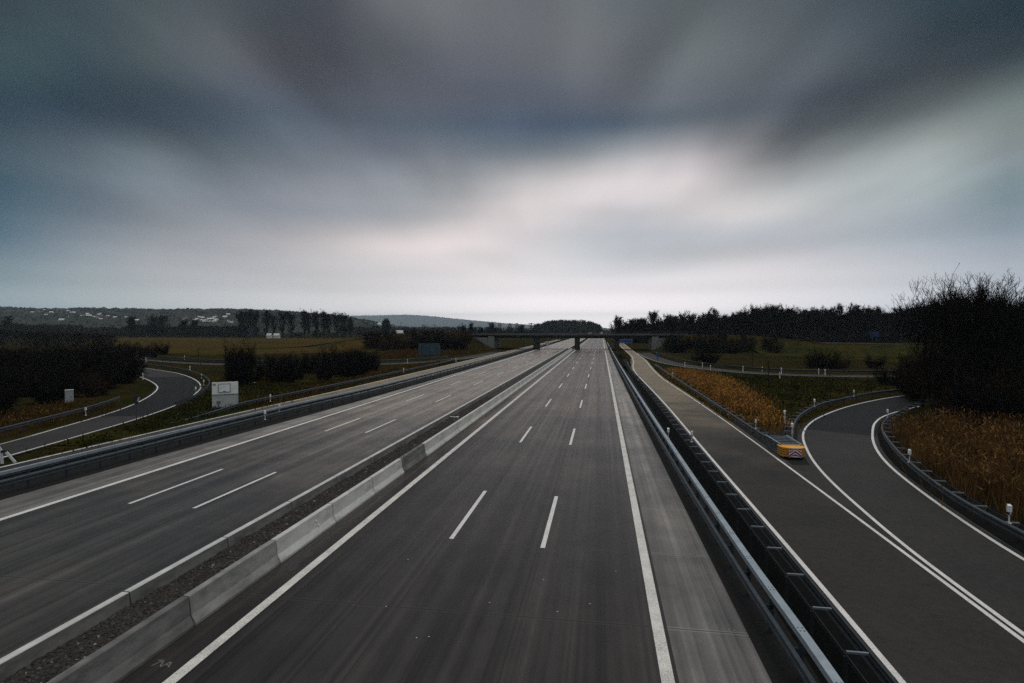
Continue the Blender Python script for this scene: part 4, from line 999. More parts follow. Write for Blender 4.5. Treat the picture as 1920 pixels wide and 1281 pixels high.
# white trestle at the left edge
x, y = G(10, 868)
tr = thing('marker_trestle', 'white marker trestle with splayed legs at the left edge of the photo', 'trestle', (x, y, 0), 0.55)
obj('board', MB().box((-0.42, 0, 1.12), (0.20, 0.05, 0.86), Matrix.Rotation(-0.48, 3, 'Y')), M['white'], tr)
obj('leg', MB().box((-0.22, 0.1, 0.33), (0.14, 0.05, 0.80), Matrix.Rotation(-0.10, 3, 'Y')), M['white'], tr)
obj('leg', MB().box((0.30, -0.1, 0.33), (0.13, 0.05, 0.80), Matrix.Rotation(-0.55, 3, 'Y')), M['white'], tr)
obj('hub', MB().box((-0.02, 0, 0.68), (0.34, 0.10, 0.14)), M['black'], tr)

# ================================================================= overpass
br = thing('overpass', 'dark concrete overpass crossing the motorway on wall piers', 'bridge', (-12, 219, 0))
XL, XR = -46.0, 24.0
def rel(x, y, z): return (x + 12, y - 219, z)
dk = MB(); prof = [(-7.0, 5.75), (-7.0, 5.50), (-5.2, 5.20), (-4.6, 4.45), (4.6, 4.45), (5.2, 5.20), (7.0, 5.50), (7.0, 5.75)]
for xx in (XL - 6, XR + 6):
    for yv, z in prof: dk.v.append(rel(xx, 219 + yv, z))
n = len(prof)
dk.f = [(i, (i + 1) % n, n + (i + 1) % n, n + i) for i in range(n)] + [tuple(range(n)), tuple(range(2 * n - 1, n - 1, -1))]; dk.m = [0] * len(dk.f)
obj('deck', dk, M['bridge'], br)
for s in (-1, 1):
    pp = MB().box(rel((XL + XR) / 2, 219 + s * 6.8, 5.98), (XR - XL + 16, 0.45, 0.46))
    par = obj('parapet', pp, M['parapet'], br)
    rl = MB(); yv = 219 + s * 6.8
    rl.box(rel((XL + XR) / 2, yv, 6.95), (XR - XL + 16, 0.08, 0.10)); rl.box(rel((XL + XR) / 2, yv, 6.60), (XR - XL + 16, 0.05, 0.06))
    for k in range(44): rl.box(rel(XL - 7 + k * 2.0, yv, 6.6), (0.07, 0.07, 0.8))
    obj('railing', rl, M['bitumen'], par)
def XatY(px, Y): return at_dist(px, 640, Y)[0]
for p0 in (1000, 1077.5, 1153):
    xa = XatY(p0, 214.5)
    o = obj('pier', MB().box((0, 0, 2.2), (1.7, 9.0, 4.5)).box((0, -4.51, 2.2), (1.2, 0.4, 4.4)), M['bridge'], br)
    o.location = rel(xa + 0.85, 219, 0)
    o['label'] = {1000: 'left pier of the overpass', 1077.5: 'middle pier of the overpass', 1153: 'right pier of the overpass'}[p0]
for s, xa in ((-1, -41.5), (1, 18.8)):
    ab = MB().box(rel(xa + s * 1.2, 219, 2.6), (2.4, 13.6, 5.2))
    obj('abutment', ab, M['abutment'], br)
    wg = MB(); q = [(xa, 213.0), (xa + s * 12.5, 210.0)]            # sloping wing wall facing the camera
    wg.v = [rel(q[0][0], q[0][1], -0.2), rel(q[0][0], q[0][1], 4.6), rel(q[1][0], q[1][1], 4.9), rel(q[1][0], q[1][1], 4.2),
            rel(q[0][0], q[0][1] + 0.5, -0.2), rel(q[0][0], q[0][1] + 0.5, 4.6), rel(q[1][0], q[1][1] + 0.5, 4.9), rel(q[1][0], q[1][1] + 0.5, 4.2)]
    wg.f = [(0, 1, 2, 3), (7, 6, 5, 4), (1, 5, 6, 2), (0, 4, 5, 1), (3, 2, 6, 7), (0, 3, 7, 4)]; wg.m = [0] * 6
    obj('wing_wall', wg, M['abutment'], br)
ov = MB()
for xs_ in ([-125, -105, -95, -85, -70, -52], [30, 48, 60, 70, 80, 100, 160, 260, 320]):
    o0 = len(ov.v)
    for x in xs_: ov.v += [(x, 224.0, height(x, 219) + 0.05), (x, 214.0, height(x, 219) + 0.05)]
    for k in range(len(xs_) - 1): ov.f.append((o0 + 2 * k + 1, o0 + 2 * k + 3, o0 + 2 * k + 2, o0 + 2 * k)); ov.m.append(0)
tag(obj('overpass_road', ov, M['asphalt_worn']), kind='structure')

# ================================================================= vegetation
RMIN = 0.0
def limb(mb, p, d, L, r, depth, r_, twigs, tw, spread, up=0.25, segs=4, sides=4):
    pts = [p.copy()]; rads = [r]; cur = p.copy(); dd = d.copy()
    for k in range(segs):
        dd = (dd + Vector((r_.uniform(-1, 1), r_.uniform(-1, 1), r_.uniform(-0.6, 1) * up * 2)) * 0.16).normalized()
        cur = cur + dd * (L / segs); pts.append(cur.copy()); rads.append(max(r * (1 - 0.72 * (k + 1) / segs), RMIN))
    mb.tube(pts, rads, sides, cap=False)
    if depth > 0:
        nb = r_.randint(3, 4)
        for k in range(nb):
            i = r_.randint(1, segs); q = pts[i]
            ax = Vector((r_.uniform(-1, 1), r_.uniform(-1, 1), r_.uniform(-0.1, 0.9)))
            nd_ = (dd * (1 - spread) + ax.normalized() * spread + Vector((0, 0, up))).normalized()
            limb(mb, q, nd_, L * r_.uniform(0.5, 0.75), rads[i] * 0.62, depth - 1, r_, twigs, tw, spread, up, 3, 3)
    for k in range(tw[0] if depth == 0 else tw[0] // 2):
        i = r_.randint(1, len(pts) - 1); f = r_.random()
        q = pts[i - 1].lerp(pts[i], f)
        ax = Vector((r_.uniform(-1, 1), r_.uniform(-1, 1), r_.uniform(-0.3, 1.0))).normalized()
        twigs.sliver(q, (dd * 0.5 + ax).normalized(), tw[1] * r_.uniform(0.5, 1.3), tw[2], r_)
def make_tree(name, H, seed, spread=0.5, crown0=0.3, nl=11, tw=(14, 1.4, 0.05), trunk_r=None, label='x', twig=None, up=0.25, limb_len=0.36, depth=2):
    r_ = random.Random(seed); t = thing(name, label, 'tree')
    tk, cw = MB(), MB(); tr_ = trunk_r or H * 0.017
    pts = []; rads = []
    for k in range(9):
        f = k / 8; pts.append(Vector((math.sin(f * 3 + seed) * H * 0.012, math.cos(f * 2.3 + seed) * H * 0.012, f * H * 0.93 - 0.3))); rads.append(tr_ * (1.25 if k == 0 else 1) * (1 - 0.88 * f) + 0.012)
    tk.tube(pts, rads, 6, cap=False)
    for k in range(nl):
        f = crown0 + (0.94 - crown0) * (k + r_.random() * 0.7) / nl
        i = min(int(f * 8), 7); p = pts[i].lerp(pts[i + 1], f * 8 - i)
        w = k * 2.4 + r_.uniform(-0.5, 0.5)
        d = Vector((math.cos(w), math.sin(w), 0)) * spread + Vector((0, 0, 1 - spread * 0.55 + 0.3 * f))
        shape = math.sin(math.pi * min(1, 0.25 + 0.78 * (f - crown0) / (1 - crown0))) * 0.7 + 0.35
        limb(tk, p, d.normalized(), H * limb_len * shape * r_.uniform(0.8, 1.15), rads[i] * 0.55, depth, r_, cw, tw, 0.5, up)
    fit(H, tk, cw)
    obj('trunk', tk, M['bark'], t); obj('crown', cw, twig or M['twig'], t)
    return t
def make_shrub(name, H, R, seed, ns=26, tw=(16, 0.9, 0.035), label='x', twig=None, cat='shrub', low=True):
    r_ = random.Random(seed); t = thing(name, label, cat)
    sm, cw = MB(), MB()
    for k in range(ns):
        w = r_.uniform(0, 6.283); rr = R * 0.45 * math.sqrt(r_.random())
        p = Vector((math.cos(w) * rr, math.sin(w) * rr, -0.1)); lean = r_.uniform(0.05, 0.75)
        d = Vector((math.cos(w) * lean, math.sin(w) * lean, 1)).normalized()
        limb(sm, p, d, H * r_.uniform(0.55, 0.9) * (1 - 0.28 * lean), 0.045 * H / 5, 1, r_, cw, tw, 0.45, 0.25, 4, 3)
    for k in range(ns * 14 if low else 0):               # low tangle at the foot
        w = r_.uniform(0, 6.283); rr = R * 0.8 * math.sqrt(r_.random())
        cw.sliver(Vector((math.cos(w) * rr, math.sin(w) * rr, r_.uniform(0, H * 0.45))), Vector((r_.uniform(-1, 1), r_.uniform(-1, 1), r_.uniform(0, 1.2))).normalized(), tw[1] * 1.3, tw[2] * 1.5, r_)
    fit(H, sm, cw)
    obj('stems', sm, M['bark'], t); obj('twigs', cw, twig or M['twig'], t)
    return t
def fit(H, *mbs):
    """Scale a plant so that its topmost twigs reach H."""
    zs = sorted(v[2] for mb in mbs for v in mb.v); k = H / zs[int(len(zs) * 0.997)]
    for mb in mbs: mb.v = [(a * k, b * k, c * k) for a, b, c in mb.v]
class Bank:
    """Prototypes of one kind: the first use of each moves the prototype itself, later uses copy it."""
    def __init__(self, protos): self.p = protos; self.u = [False] * len(protos); self.n = 0
    def put(self, loc, sc, label, group=None, i=None, rz=None):
        i = (self.n if i is None else i) % len(self.p); self.n += 1
        rz = rnd.uniform(0, 6.28) if rz is None else rz
        s = sc if isinstance(sc, tuple) else (sc, sc, sc)
        if not self.u[i]:
            self.u[i] = True; o = self.p[i]; o.location = loc; o.rotation_euler = (0, 0, rz); o.scale = s
            if group: o['group'] = group
            o['label'] = label; return o
        return copy_thing(self.p[i], loc, rz, s, label, group)
def hz(x, y): return height(x, y)
WOOD = Bank([make_tree('bare_tree', 20, 11, 0.42, 0.07, 21, (13, 1.7, 0.13), 0.26, up=0.3), make_tree('bare_tree', 20, 12, 0.50, 0.06, 21, (13, 1.6, 0.13), 0.26, up=0.25),
             make_tree('bare_tree', 20, 13, 0.36, 0.09, 20, (13, 1.8, 0.13), 0.24, up=0.4), make_tree('bare_tree', 20, 14, 0.46, 0.06, 21, (13, 1.5, 0.14), 0.28, up=0.3)])
SHRUB = Bank([make_shrub('bare_shrub', 5, 2.4, 21, 22, (12, 1.0, 0.045), twig=M['twig_brown']), make_shrub('bare_shrub', 5, 2.6, 22, 30, (16, 0.8, 0.05)), make_shrub('bare_shrub', 5, 2.2, 23, 24, (18, 1.0, 0.05))])
RMIN = 0.014
NEAR = Bank([make_tree('bare_tree', 11, 31, 0.50, 0.30, 10, (3, 0.45, 0.024), 0.13, depth=3, up=0.3), make_tree('bare_tree', 11, 32, 0.55, 0.28, 10, (3, 0.45, 0.024), 0.12, depth=3, up=0.35),
             make_tree('bare_tree', 11, 33, 0.42, 0.32, 9, (3, 0.5, 0.024), 0.12, depth=3, up=0.4)])
RMIN = 0.0
POPLAR = Bank([make_tree('poplar_tree', 24, 41, 0.30, 0.08, 20, (14, 1.9, 0.17), 0.30, up=0.5), make_tree('poplar_tree', 24, 42, 0.42, 0.08, 20, (14, 1.9, 0.16), 0.32, up=0.35), make_tree('poplar_tree', 24, 43, 0.26, 0.1, 18, (16, 1.7, 0.18), 0.3, up=0.5)])

# --- the long wood on the right: front row of single trees, then denser ranks behind
tops = [(1153, 596), (1175, 592), (1200, 590), (1230, 588), (1255, 589), (1290, 586), (1330, 584), (1370, 578), (1400, 577), (1440, 576), (1475, 575), (1505, 574), (1540, 573), (1580, 574), (1620, 572), (1660, 574), (1700, 575), (1760, 570), (1830, 568), (1930, 566)]
def top_at(px):
    for a, b in zip(tops, tops[1:]):
        if a[0] <= px <= b[0]: return a[1] + (b[1] - a[1]) * (px - a[0]) / (b[0] - a[0])
    return tops[-1][1]
row = []
px = 1158
while px < 1925:
    row.append(px); px += rnd.uniform(9, 17)
for i, px in enumerate(row):
    Dd = 330 + rnd.uniform(-8, 8) - (px - 1158) * 0.05
    x, y, z = at_dist(px, top_at(px) + rnd.choice((-4, -2, 0, 1, 3, 6, 10, 13)), Dd); s = (z - hz(x, y)) / 19.5
    WOOD.put((x, y, hz(x, y) - 0.1), (s * rnd.uniform(0.8, 1.25), s * rnd.uniform(0.8, 1.25), s), f'bare dark tree at the front of the long right wood, {ordinal(i + 1)} from the overpass', 'front rank of trees in the long right wood', i=rnd.randint(0, 3))
for i in range(95):
    px = rnd.uniform(1158, 1960); Dd = rnd.uniform(342, 420)
    x, y, z = at_dist(px, top_at(px) + rnd.uniform(3, 19), Dd); s = (z - hz(x, y)) / 19.5
    WOOD.put((x, y, hz(x, y) - 0.1), (s * rnd.uniform(0.9, 1.4), s * rnd.uniform(0.9, 1.4), s), 'bare dark tree among the packed trees inside the long right wood', 'trees inside the long right wood', i=rnd.randint(0, 3))
for i in range(60):                                       # undergrowth along the foot of the wood
    px = 1162 + i * 13 + rnd.uniform(-5, 5); Dd = rnd.uniform(316, 328) - (px - 1158) * 0.05
    x, y, z = at_dist(px, 630, Dd)
    s = rnd.uniform(0.9, 1.7); SHRUB.put((x, y, hz(x, y) - 0.1), (s * 1.5, s * 1.5, s), 'dark leafless shrub in the undergrowth along the foot of the long right wood', 'undergrowth along the right wood', i=rnd.randint(0, 2))

# --- far wood above the overpass, reads as one mass
fw = MB(); r_ = random.Random(5)
for i in range(150):
    px = r_.uniform(1003, 1126); Dd = r_.uniform(900, 1000)
    k = (px - 1003) / 123.0
    ty = 601 + 9 * max(0, (0.32 - k) / 0.32) ** 1.4 + 10 * max(0, (k - 0.72) / 0.28) ** 1.6 + r_.uniform(-1, 3.5)
    x, y, z = at_dist(px, ty, Dd); H_ = z
    fw.tube([(x, y, -1), (x, y, H_ * 0.9)], [0.4, 0.1], 4, mi=1)
    for q in range(130):
        f = r_.random() ** 0.8; w = r_.uniform(0, 6.28); rr = 4.2 * math.sqrt(r_.random()) * math.sin(math.pi * (0.12 + 0.8 * f))
        fw.sliver(Vector((x + rr * math.cos(w), y + rr * math.sin(w), H_ * (0.12 + 0.85 * f))), Vector((math.cos(w) * 0.6, math.sin(w) * 0.6, 0.9)).normalized(), 3.2, 0.55, r_)
tag(obj('far_wood', fw, [M['twig_green'], M['bark']]), 'hazy far off wood of bare trees rising above the overpass', 'wood', kind='stuff')
def tuft_band(name, label, x0, x1, D0, D1, ytop, n, w_sl, seed, m='twig', jit=3.0, cat='wood'):
    """A far-off belt of trees and scrub that nobody could count."""
    mb = MB(); r2 = random.Random(seed)
    for i in range(n):
        px = r2.uniform(x0, x1); Dd = r2.uniform(D0, D1)
        clump = mnoise.noise(Vector((px * 0.045, seed, Dd * 0.004))) * 3 + mnoise.noise(Vector((px * 0.16, seed * 2, 0))) * 2.5
        x, y, z = at_dist(px, ytop(px) + clump + r2.uniform(0, jit), Dd)
        H_ = max(z, 1.5)
        for q in range(44):
            f = r2.random(); w = r2.uniform(0, 6.28); rr = H_ * 0.36 * math.sqrt(r2.random()) * (0.35 + 0.9 * math.sin(math.pi * (0.15 + 0.75 * f)))
            mb.sliver(Vector((x + rr * math.cos(w), y + rr * math.sin(w), H_ * f * 0.92)), Vector((math.cos(w) * 0.7, math.sin(w) * 0.7, 0.8)).normalized(), H_ * 0.22, H_ * w_sl, r2)
    return tag(obj(name, mb, M[m]), label, cat, kind='stuff')
tuft_band('tree_belt', 'dark belt of trees and scrub beyond the dry field on the left', -25, 470, 480, 640, lambda p: 607 + 5 * (p / 470) + (4 if 150 < p < 230 else 0), 420, 0.055, 61)
tuft_band('tree_belt', 'hazy belt of trees and scrub on the flat horizon left of the overpass', 640, 1010, 620, 900, lambda p: 612.5 if p < 900 else 613.5, 320, 0.06, 62, 'twig_green', 2.5)
tuft_band('tree_belt', 'pale blue grey trees in the gap where the motorway meets the horizon', 1110, 1170, 1500, 2000, lambda p: 616.0, 60, 0.08, 63, 'twig_green', 2)
tuft_band('tree_belt', 'nearer dark scrub between the dry field and the bare poplars', 200, 740, 455, 520, lambda p: 622 + 2 * math.sin(p * 0.05), 260, 0.06, 64)
tuft_band('tree_belt', 'very dark scrub beyond the left thicket at the left edge', -30, 215, 200, 330, lambda p: 618 + 0.04 * p, 150, 0.05, 66)

tuft_band('wood_interior', 'black mass of trunks and scrub deep inside the long right wood', 1160, 2010, 400, 450, lambda p: top_at(min(max(p, 1153), 1929)) + 17, 620, 0.05, 67)
# --- single trees that stand out on the left
PO = [(452, 586, 0), (466, 584, 1), (480, 586, 1), (500, 585, 0), (512, 592, 2), (530, 586, 1), (545, 589, 1), (570, 584, 2), (577, 588, 2), (593, 585, 2), (606, 585, 2), (615, 592, 0), (632, 589, 1), (645, 590, 1), (657, 598, 0)]
where = ['leftmost of the row', 'broad crown second from the left end', 'third from the left end', 'left of the wide gap', 'low one right of the wide gap', 'broad one above the small white houses', 'broad one right of the small white houses',
         'slim tall one left of the pair', 'slim one touching its taller neighbour', 'slim tall one left of the narrow gap', 'slim tall one right of the narrow gap', 'low one left of the dense clump', 'dense dark crown near the right end', 'dense dark crown at the right end', 'small one at the right foot of the dense clump']
for (px, py, i), w in zip(PO, where):
    x, y, z = at_dist(px, py, 455 + rnd.uniform(-14, 14)); s = z / 22.3
    POPLAR.put((x, y, -0.1), (s * 1.05, s * 1.05, s), 'bare poplar beyond the dry field, ' + w, 'bare poplars beyond the dry field', i=i)
for px, py, w in ((288, 591, 'broad dark tree standing before the far white houses'), (248, 593, 'single dark round tree left of the broad one before the houses'), (305, 592, 'dark tree right of the broad one before the houses'),
                  (345, 600, 'small pointed tree among the far white houses'), (365, 599, 'small pointed tree at the right of the far white houses'), (14, 592, 'big dark tree at the left edge on the horizon'),
                  (922, 605, 'small tree left of the three tower blocks'), (978, 609, 'pointed dark tree right of the three tower blocks')):
    x, y, z = at_dist(px, py, 470); s = z / 19.5
    WOOD.put((x, y, -0.1), (s * 1.3, s * 1.3, s), w, None)
for px, py, w in ((868, 607, 'small upright tree above the left embankment hedge'), (884, 605, 'spiky bare tree above the left embankment hedge'), (902, 614, 'small bushy tree at the left end of the overpass')):
    x, y, z = at_dist(px, py, 300); s = z / 19.5
    WOOD.put((x, y, -0.1), (s * 0.8, s * 0.8, s), w, None)
# dense rounded tree on the horizon
rt = thing('round_tree', 'dense egg shaped dark tree standing alone on the far left horizon', 'tree'); x, y, z = at_dist(724, 597, 520); rt.location = (x, y, 0); Hh = z
cw = MB(); r_ = random.Random(77)
for q in range(2600):
    u = r_.uniform(-1, 1); w = r_.uniform(0, 6.28); rad = r_.random() ** 0.4
    px_ = Vector((4.2 * rad * math.sqrt(1 - u * u) * math.cos(w), 4.2 * rad * math.sqrt(1 - u * u) * math.sin(w), Hh * 0.56 + Hh * 0.44 * rad * u))
    cw.sliver(px_, Vector((r_.uniform(-1, 1), r_.uniform(-1, 1), r_.uniform(-.2, 1))).normalized(), 1.2, 0.5, r_)
obj('crown', cw, M['leaf_dark'], rt); obj('trunk', MB().tube([(0, 0, -0.3), (0, 0, Hh * 0.6)], [0.35, 0.2], 6), M['bark'], rt)

# --- thickets
def fill(n, poly_px, hfun, label, group, bank=SHRUB, wide=1.0, seed=1, label_fn=None):
    r2 = random.Random(seed); P = GL(poly_px); k = 0; tries = 0
    while k < n and tries < 9000:
        tries += 1
        x = r2.uniform(min(p[0] for p in P), max(p[0] for p in P)); y = r2.uniform(min(p[1] for p in P), max(p[1] for p in P))
        c = False; j = len(P) - 1
        for i in range(len(P)):
            if (P[i][1] > y) != (P[j][1] > y) and x < (P[j][0] - P[i][0]) * (y - P[i][1]) / (P[j][1] - P[i][1]) + P[i][0]: c = not c
            j = i
        if not c: continue
        s = hfun(x, y, r2) * r2.choice((0.7, 0.9, 1.0, 1.1)) / 4.8
        bank.put((x, y, hz(x, y) - 0.1), (s * wide * r2.uniform(0.9, 1.2), s * wide * r2.uniform(0.9, 1.2), s), label, group, i=r2.choice((0, 1, 1, 2, 2))); k += 1
fill(70, [(-60, 800), (60, 775), (180, 742), (245, 715), (262, 700), (235, 684), (120, 678), (-60, 690)], lambda x, y, r: r.uniform(2.9, 5.5), 'black leafless shrub in the dense thicket inside the left loop ramp', 'shrubs of the left thicket', wide=1.15, seed=2)
fill(22, [(470, 722), (560, 718), (690, 704), (690, 692), (600, 690), (480, 702)], lambda x, y, r: r.uniform(2.6, 4.8), 'black leafless shrub in the dense clump right of the white container', 'shrubs of the clump beyond the white container', wide=1.1, seed=3)
fill(9, [(640, 706), (700, 702), (700, 690), (640, 692)], lambda x, y, r: r.uniform(3.6, 4.8), 'black leafless shrub at the right end of the clump beyond the white container', 'shrubs of the clump beyond the white container', seed=4)
fill(6, [(425, 722), (460, 725), (460, 712), (425, 712)], lambda x, y, r: r.uniform(5.0, 6.4), 'slender brown shrub right behind the white container', 'brown shrubs behind the white container', wide=0.7, seed=5)
fill(16, [(140, 684), (230, 676), (300, 672), (330, 668), (300, 662), (140, 668)], lambda x, y, r: r.uniform(2.4, 4.6), 'dark shrub in the hedge beside the far left slip road', 'hedge beside the far left slip road', wide=1.2, seed=6)
r2 = random.Random(9)
for i in range(58):                                       # hedge on the left embankment
    px = r2.uniform(690, 905); Dd = r2.uniform(188, 222) if px < 880 else r2.uniform(214, 226)
    x, y, _ = at_dist(px, 640, Dd); h = hz(x, y)
    _, _, zt = at_dist(px, 622 + r2.uniform(-3, 6), Dd); s = max(zt - h, 1.6) / 4.6
    SHRUB.put((x, y, h - 0.1), (s * 1.2, s * 1.2, s), 'dark leafless shrub in the hedge covering the left embankment of the overpass', 'hedge on the left embankment', i=r2.randint(0, 2))
for i in range(46):
    px = r2.uniform(1252, 1460); Dd = r2.uniform(192, 226)
    x, y, _ = at_dist(px, 640, Dd); h = hz(x, y)
    _, _, zt = at_dist(px, 626 + r2.uniform(-3, 6) + (px - 1252) * 0.02, Dd); s = max(zt - h, 1.4) / 4.6
    SHRUB.put((x, y, h - 0.1), (s * 1.2, s * 1.2, s), 'dark leafless shrub in the hedge covering the right embankment of the overpass', 'hedge on the right embankment', i=r2.randint(0, 2))
for px, py, Hs, wd, lab in ((1328, 683, 4.2, 1.3, 'round black bush standing alone by the right slip road'), (1305, 678, 2.6, 1.2, 'low brown bush beside the round black bush'), (1530, 690, 3.6, 1.3, 'dark bush at the left foot of the grassy swell'),
                            (1552, 692, 4.0, 1.2, 'dark bush at the middle foot of the grassy swell'), (1575, 693, 3.2, 1.4, 'low dark bush at the right foot of the grassy swell'), (1668, 722, 2.8, 1.4, 'dark round bush by the far end of the right loop ramp'),
                            (1640, 690, 3.0, 1.4, 'dark bush on the slope left of the right thicket'), (1168, 672, 1.2, 1.4, 'low dark bush in the narrow strip beside the bending slip road'), (1164, 668, 1.1, 1.4, 'low dark bush at the far end of the narrow strip by the slip road'),
                            (1174, 690, 1.0, 1.3, 'low dark bush at the near end of the narrow strip by the slip road')):
    x, y = G(px, py); s = Hs / 4.6
    SHRUB.put((x, y, hz(x, y) - 0.1), (s * wd, s * wd, s), lab, None)
# --- thicket on the right: tall bare trees over scrub
RT = [(1735, 548, 62), (1752, 533, 58), (1775, 529, 60), (1790, 536, 55), (1803, 524, 60), (1815, 530, 57), (1830, 519, 56), (1843, 523, 59), (1858, 522, 55), (1870, 532, 58), (1885, 540, 60), (1898, 552, 55), (1912, 546, 58), (1925, 560, 54), (1765, 560, 66)]
for i, (px, py, Dd) in enumerate(RT):
    x, y, z = at_dist(px, py, Dd); h = hz(x, y); s = (z - h) / 10.6
    NEAR.put((x, y, h - 0.1), (s * 1.0, s * 1.0, s), f'tall bare tree rising from the right thicket, {ordinal(1 + sorted(q[0] for q in RT).index(px))} from its left end', 'tall bare trees of the right thicket')
fill(46, [(1735, 772), (1760, 800), (1800, 822), (1935, 850), (1990, 800), (1990, 720), (1760, 722), (1720, 735)], lambda x, y, r: r.uniform(0.6, 1.0) * min(5.6, 1.3 + 0.42 * max(0.0, (x / y - 0.50) * 60)), 'black leafless shrub in the dense right thicket behind the reeds', 'shrubs of the right thicket', wide=1.1, seed=11)
r2 = random.Random(12)
for i in range(34):
    px = r2.uniform(1725, 1945); Dd = r2.uniform(66, 100)
    x, y, z = at_dist(px, 600 + 75 * max(0, (1830 - px) / 100) ** 1.2 + r2.uniform(0, 34), Dd); h = hz(x, y); s = (z - h) / 4.7
    SHRUB.put((x, y, h - 0.1), (s * 0.9, s * 0.9, s), 'tall black shrub in the backdrop of the right thicket', 'tall shrubs behind the right thicket', i=r2.randint(0, 2))
for px, Dd, Hs in ((1692, 80, 2.2), (1703, 76, 3.0), (1712, 73, 3.8), (1722, 70, 4.6), (1731, 67, 5.4), (1716, 82, 4.4), (1740, 72, 6.2), (1727, 78, 5.6)):
    x, y, _ = at_dist(px, 640, Dd); s = Hs / 4.8
    SHRUB.put((x, y, hz(x, y) - 0.1), (s * 0.85, s * 0.85, s), 'loose shrub stepping down from the right thicket towards the loop ramp', 'shrubs stepping down from the right thicket')
# --- saplings
SAP = Bank([make_tree('sapling', 4, 51, 0.25, 0.25, 9, (2, 0.5, 0.012), 0.04, up=0.5, depth=1), make_tree('sapling', 4, 52, 0.3, 0.3, 8, (2, 0.5, 0.012), 0.04, up=0.4, depth=1)])
for px, py, top, w in ((1440, 722, 668, 'thin bare sapling in the meadow above the orange reeds'), (1557, 747, 690, 'thin bare sapling beside the bend of the right loop ramp'), (1411, 692, 648, 'thin bare sapling below the grassy swell'),
                       (1628, 732, 690, 'thin bare sapling at the far end of the right loop ramp'), (372, 682, 645, 'slender sapling in the grass before the dry field'), (560, 640, 618, 'lone sapling at the far edge of the dry field'), (423, 700, 640, 'leggy bare sapling left of the brown shrubs behind the container')):
    x, y = G(px, py); _, _, z = at_dist(px, top, y); s = z / 3.9
    SAP.put((x, y, -0.06), (s, s, s), w, None)

# --- reeds
def reeds(name, label, P, n, hmin, hmax, seed, m, w=0.03, feather=0.35):
    r2 = random.Random(seed); mb = MB(); k = 0
    x0, x1 = min(p[0] for p in P), max(p[0] for p in P); y0, y1 = min(p[1] for p in P), max(p[1] for p in P)
    while k < n:
        x = r2.uniform(x0, x1); y = r2.uniform(y0, y1); c = False; j = len(P) - 1
        for i in range(len(P)):
            if (P[i][1] > y) != (P[j][1] > y) and x < (P[j][0] - P[i][0]) * (y - P[i][1]) / (P[j][1] - P[i][1]) + P[i][0]: c = not c
            j = i
        if not c: continue
        k += 1; x += r2.gauss(0, feather); y += r2.gauss(0, feather * 1.6)
        d_ = mnoise.noise(Vector((x * 0.35, y * 0.35, seed)))
        if d_ < -0.25 and r2.random() < 0.7: continue
        L = r2.uniform(hmin, hmax) * (1 + 0.35 * d_)
        mb.sliver(Vector((x, y, hz(x, y) - 0.05)), Vector((r2.gauss(0, .16), r2.gauss(0, .16), 1)).normalized(), L, w * r2.uniform(.7, 1.4), r2)
        if r2.random() < 0.3:
            q = Vector((x + r2.gauss(0, .1), y + r2.gauss(0, .1), hz(x, y) + L * 0.9)); mb.sliver(q, Vector((r2.gauss(0, .5), r2.gauss(0, .5), .6)).normalized(), 0.28, w * 2, r2)
    return tag(obj(name, mb, M[m]), label, 'reeds', kind='stuff')
reeds('reeds', 'orange brown dry reeds between the slip road and the right loop ramp', [(12.3, 108), (18, 104), (19, 90), (17.6, 66), (15.2, 51), (14.0, 46.5), (12.9, 45.2), (12.6, 50), (12.4, 62), (12.2, 92)], 20000, 0.3, 0.85, 3, 'reed', 0.04, 0.9)
reeds('reeds', 'tall brown reeds behind the rail at the right edge', [(17.5, 22), (17.2, 27), (18.4, 33), (20.4, 40), (22.6, 45.5), (26, 49), (29, 46), (30, 38), (30, 22)], 24000, 0.9, 1.8, 4, 'reed_pale', 0.03, 0.8)
reeds('tall_grass', 'orange tinted tall grass strip along the left side road rail', GL([(480, 768), (600, 737), (760, 697), (850, 679), (840, 676), (720, 700), (640, 717), (560, 735), (470, 755)]), 9000, 0.2, 0.55, 5, 'grass_dry', 0.05, 0.8)
reeds('tall_grass', 'brown tall grass below the left embankment hedge beside the big sign', GL([(700, 676), (850, 668), (925, 657), (900, 650), (760, 657), (700, 664)]), 12000, 0.4, 1.1, 6, 'grass_dry', 0.09, 1.5)
reeds('tall_grass', 'dull orange grass tufts before the left thicket', GL([(0, 812), (110, 790), (165, 770), (150, 755), (90, 765), (0, 790)]), 4000, 0.2, 0.6, 7, 'grass_dry', 0.04, 1.5)
reeds('meadow_grass', 'short olive grass of the meadow inside the right loop', GL([(1250, 697), (1440, 707), (1620, 714), (1690, 722), (1600, 738), (1530, 750), (1475, 795), (1440, 806), (1340, 752), (1272, 712)]), 26000, 0.10, 0.32, 8, 'grass_blade', 0.06, 1.0)
reeds('meadow_grass', 'short olive grass between the left loop ramp and the side road', GL([(60, 850), (180, 822), (260, 795), (330, 772), (400, 735), (430, 700), (560, 722), (690, 706), (760, 690), (700, 712), (600, 735), (470, 766), (380, 787), (250, 817), (120, 850)]), 26000, 0.10, 0.34, 9, 'grass_blade', 0.05, 0.5)
reeds('meadow_grass', 'dry tufts in the grass between the slip roads on the left', GL([(385, 735), (420, 695), (700, 690), (850, 681), (760, 694), (640, 725), (480, 762)]), 5000, 0.2, 0.5, 10, 'grass_dry', 0.05, 1.5)
reeds('meadow_grass', 'dry tufts in the grass at the foot of the right grassy swell', [(40, 112), (60, 106), (100, 112), (140, 135), (110, 165), (60, 160), (40, 130)], 5000, 0.2, 0.5, 11, 'grass_dry', 0.09, 3.0)

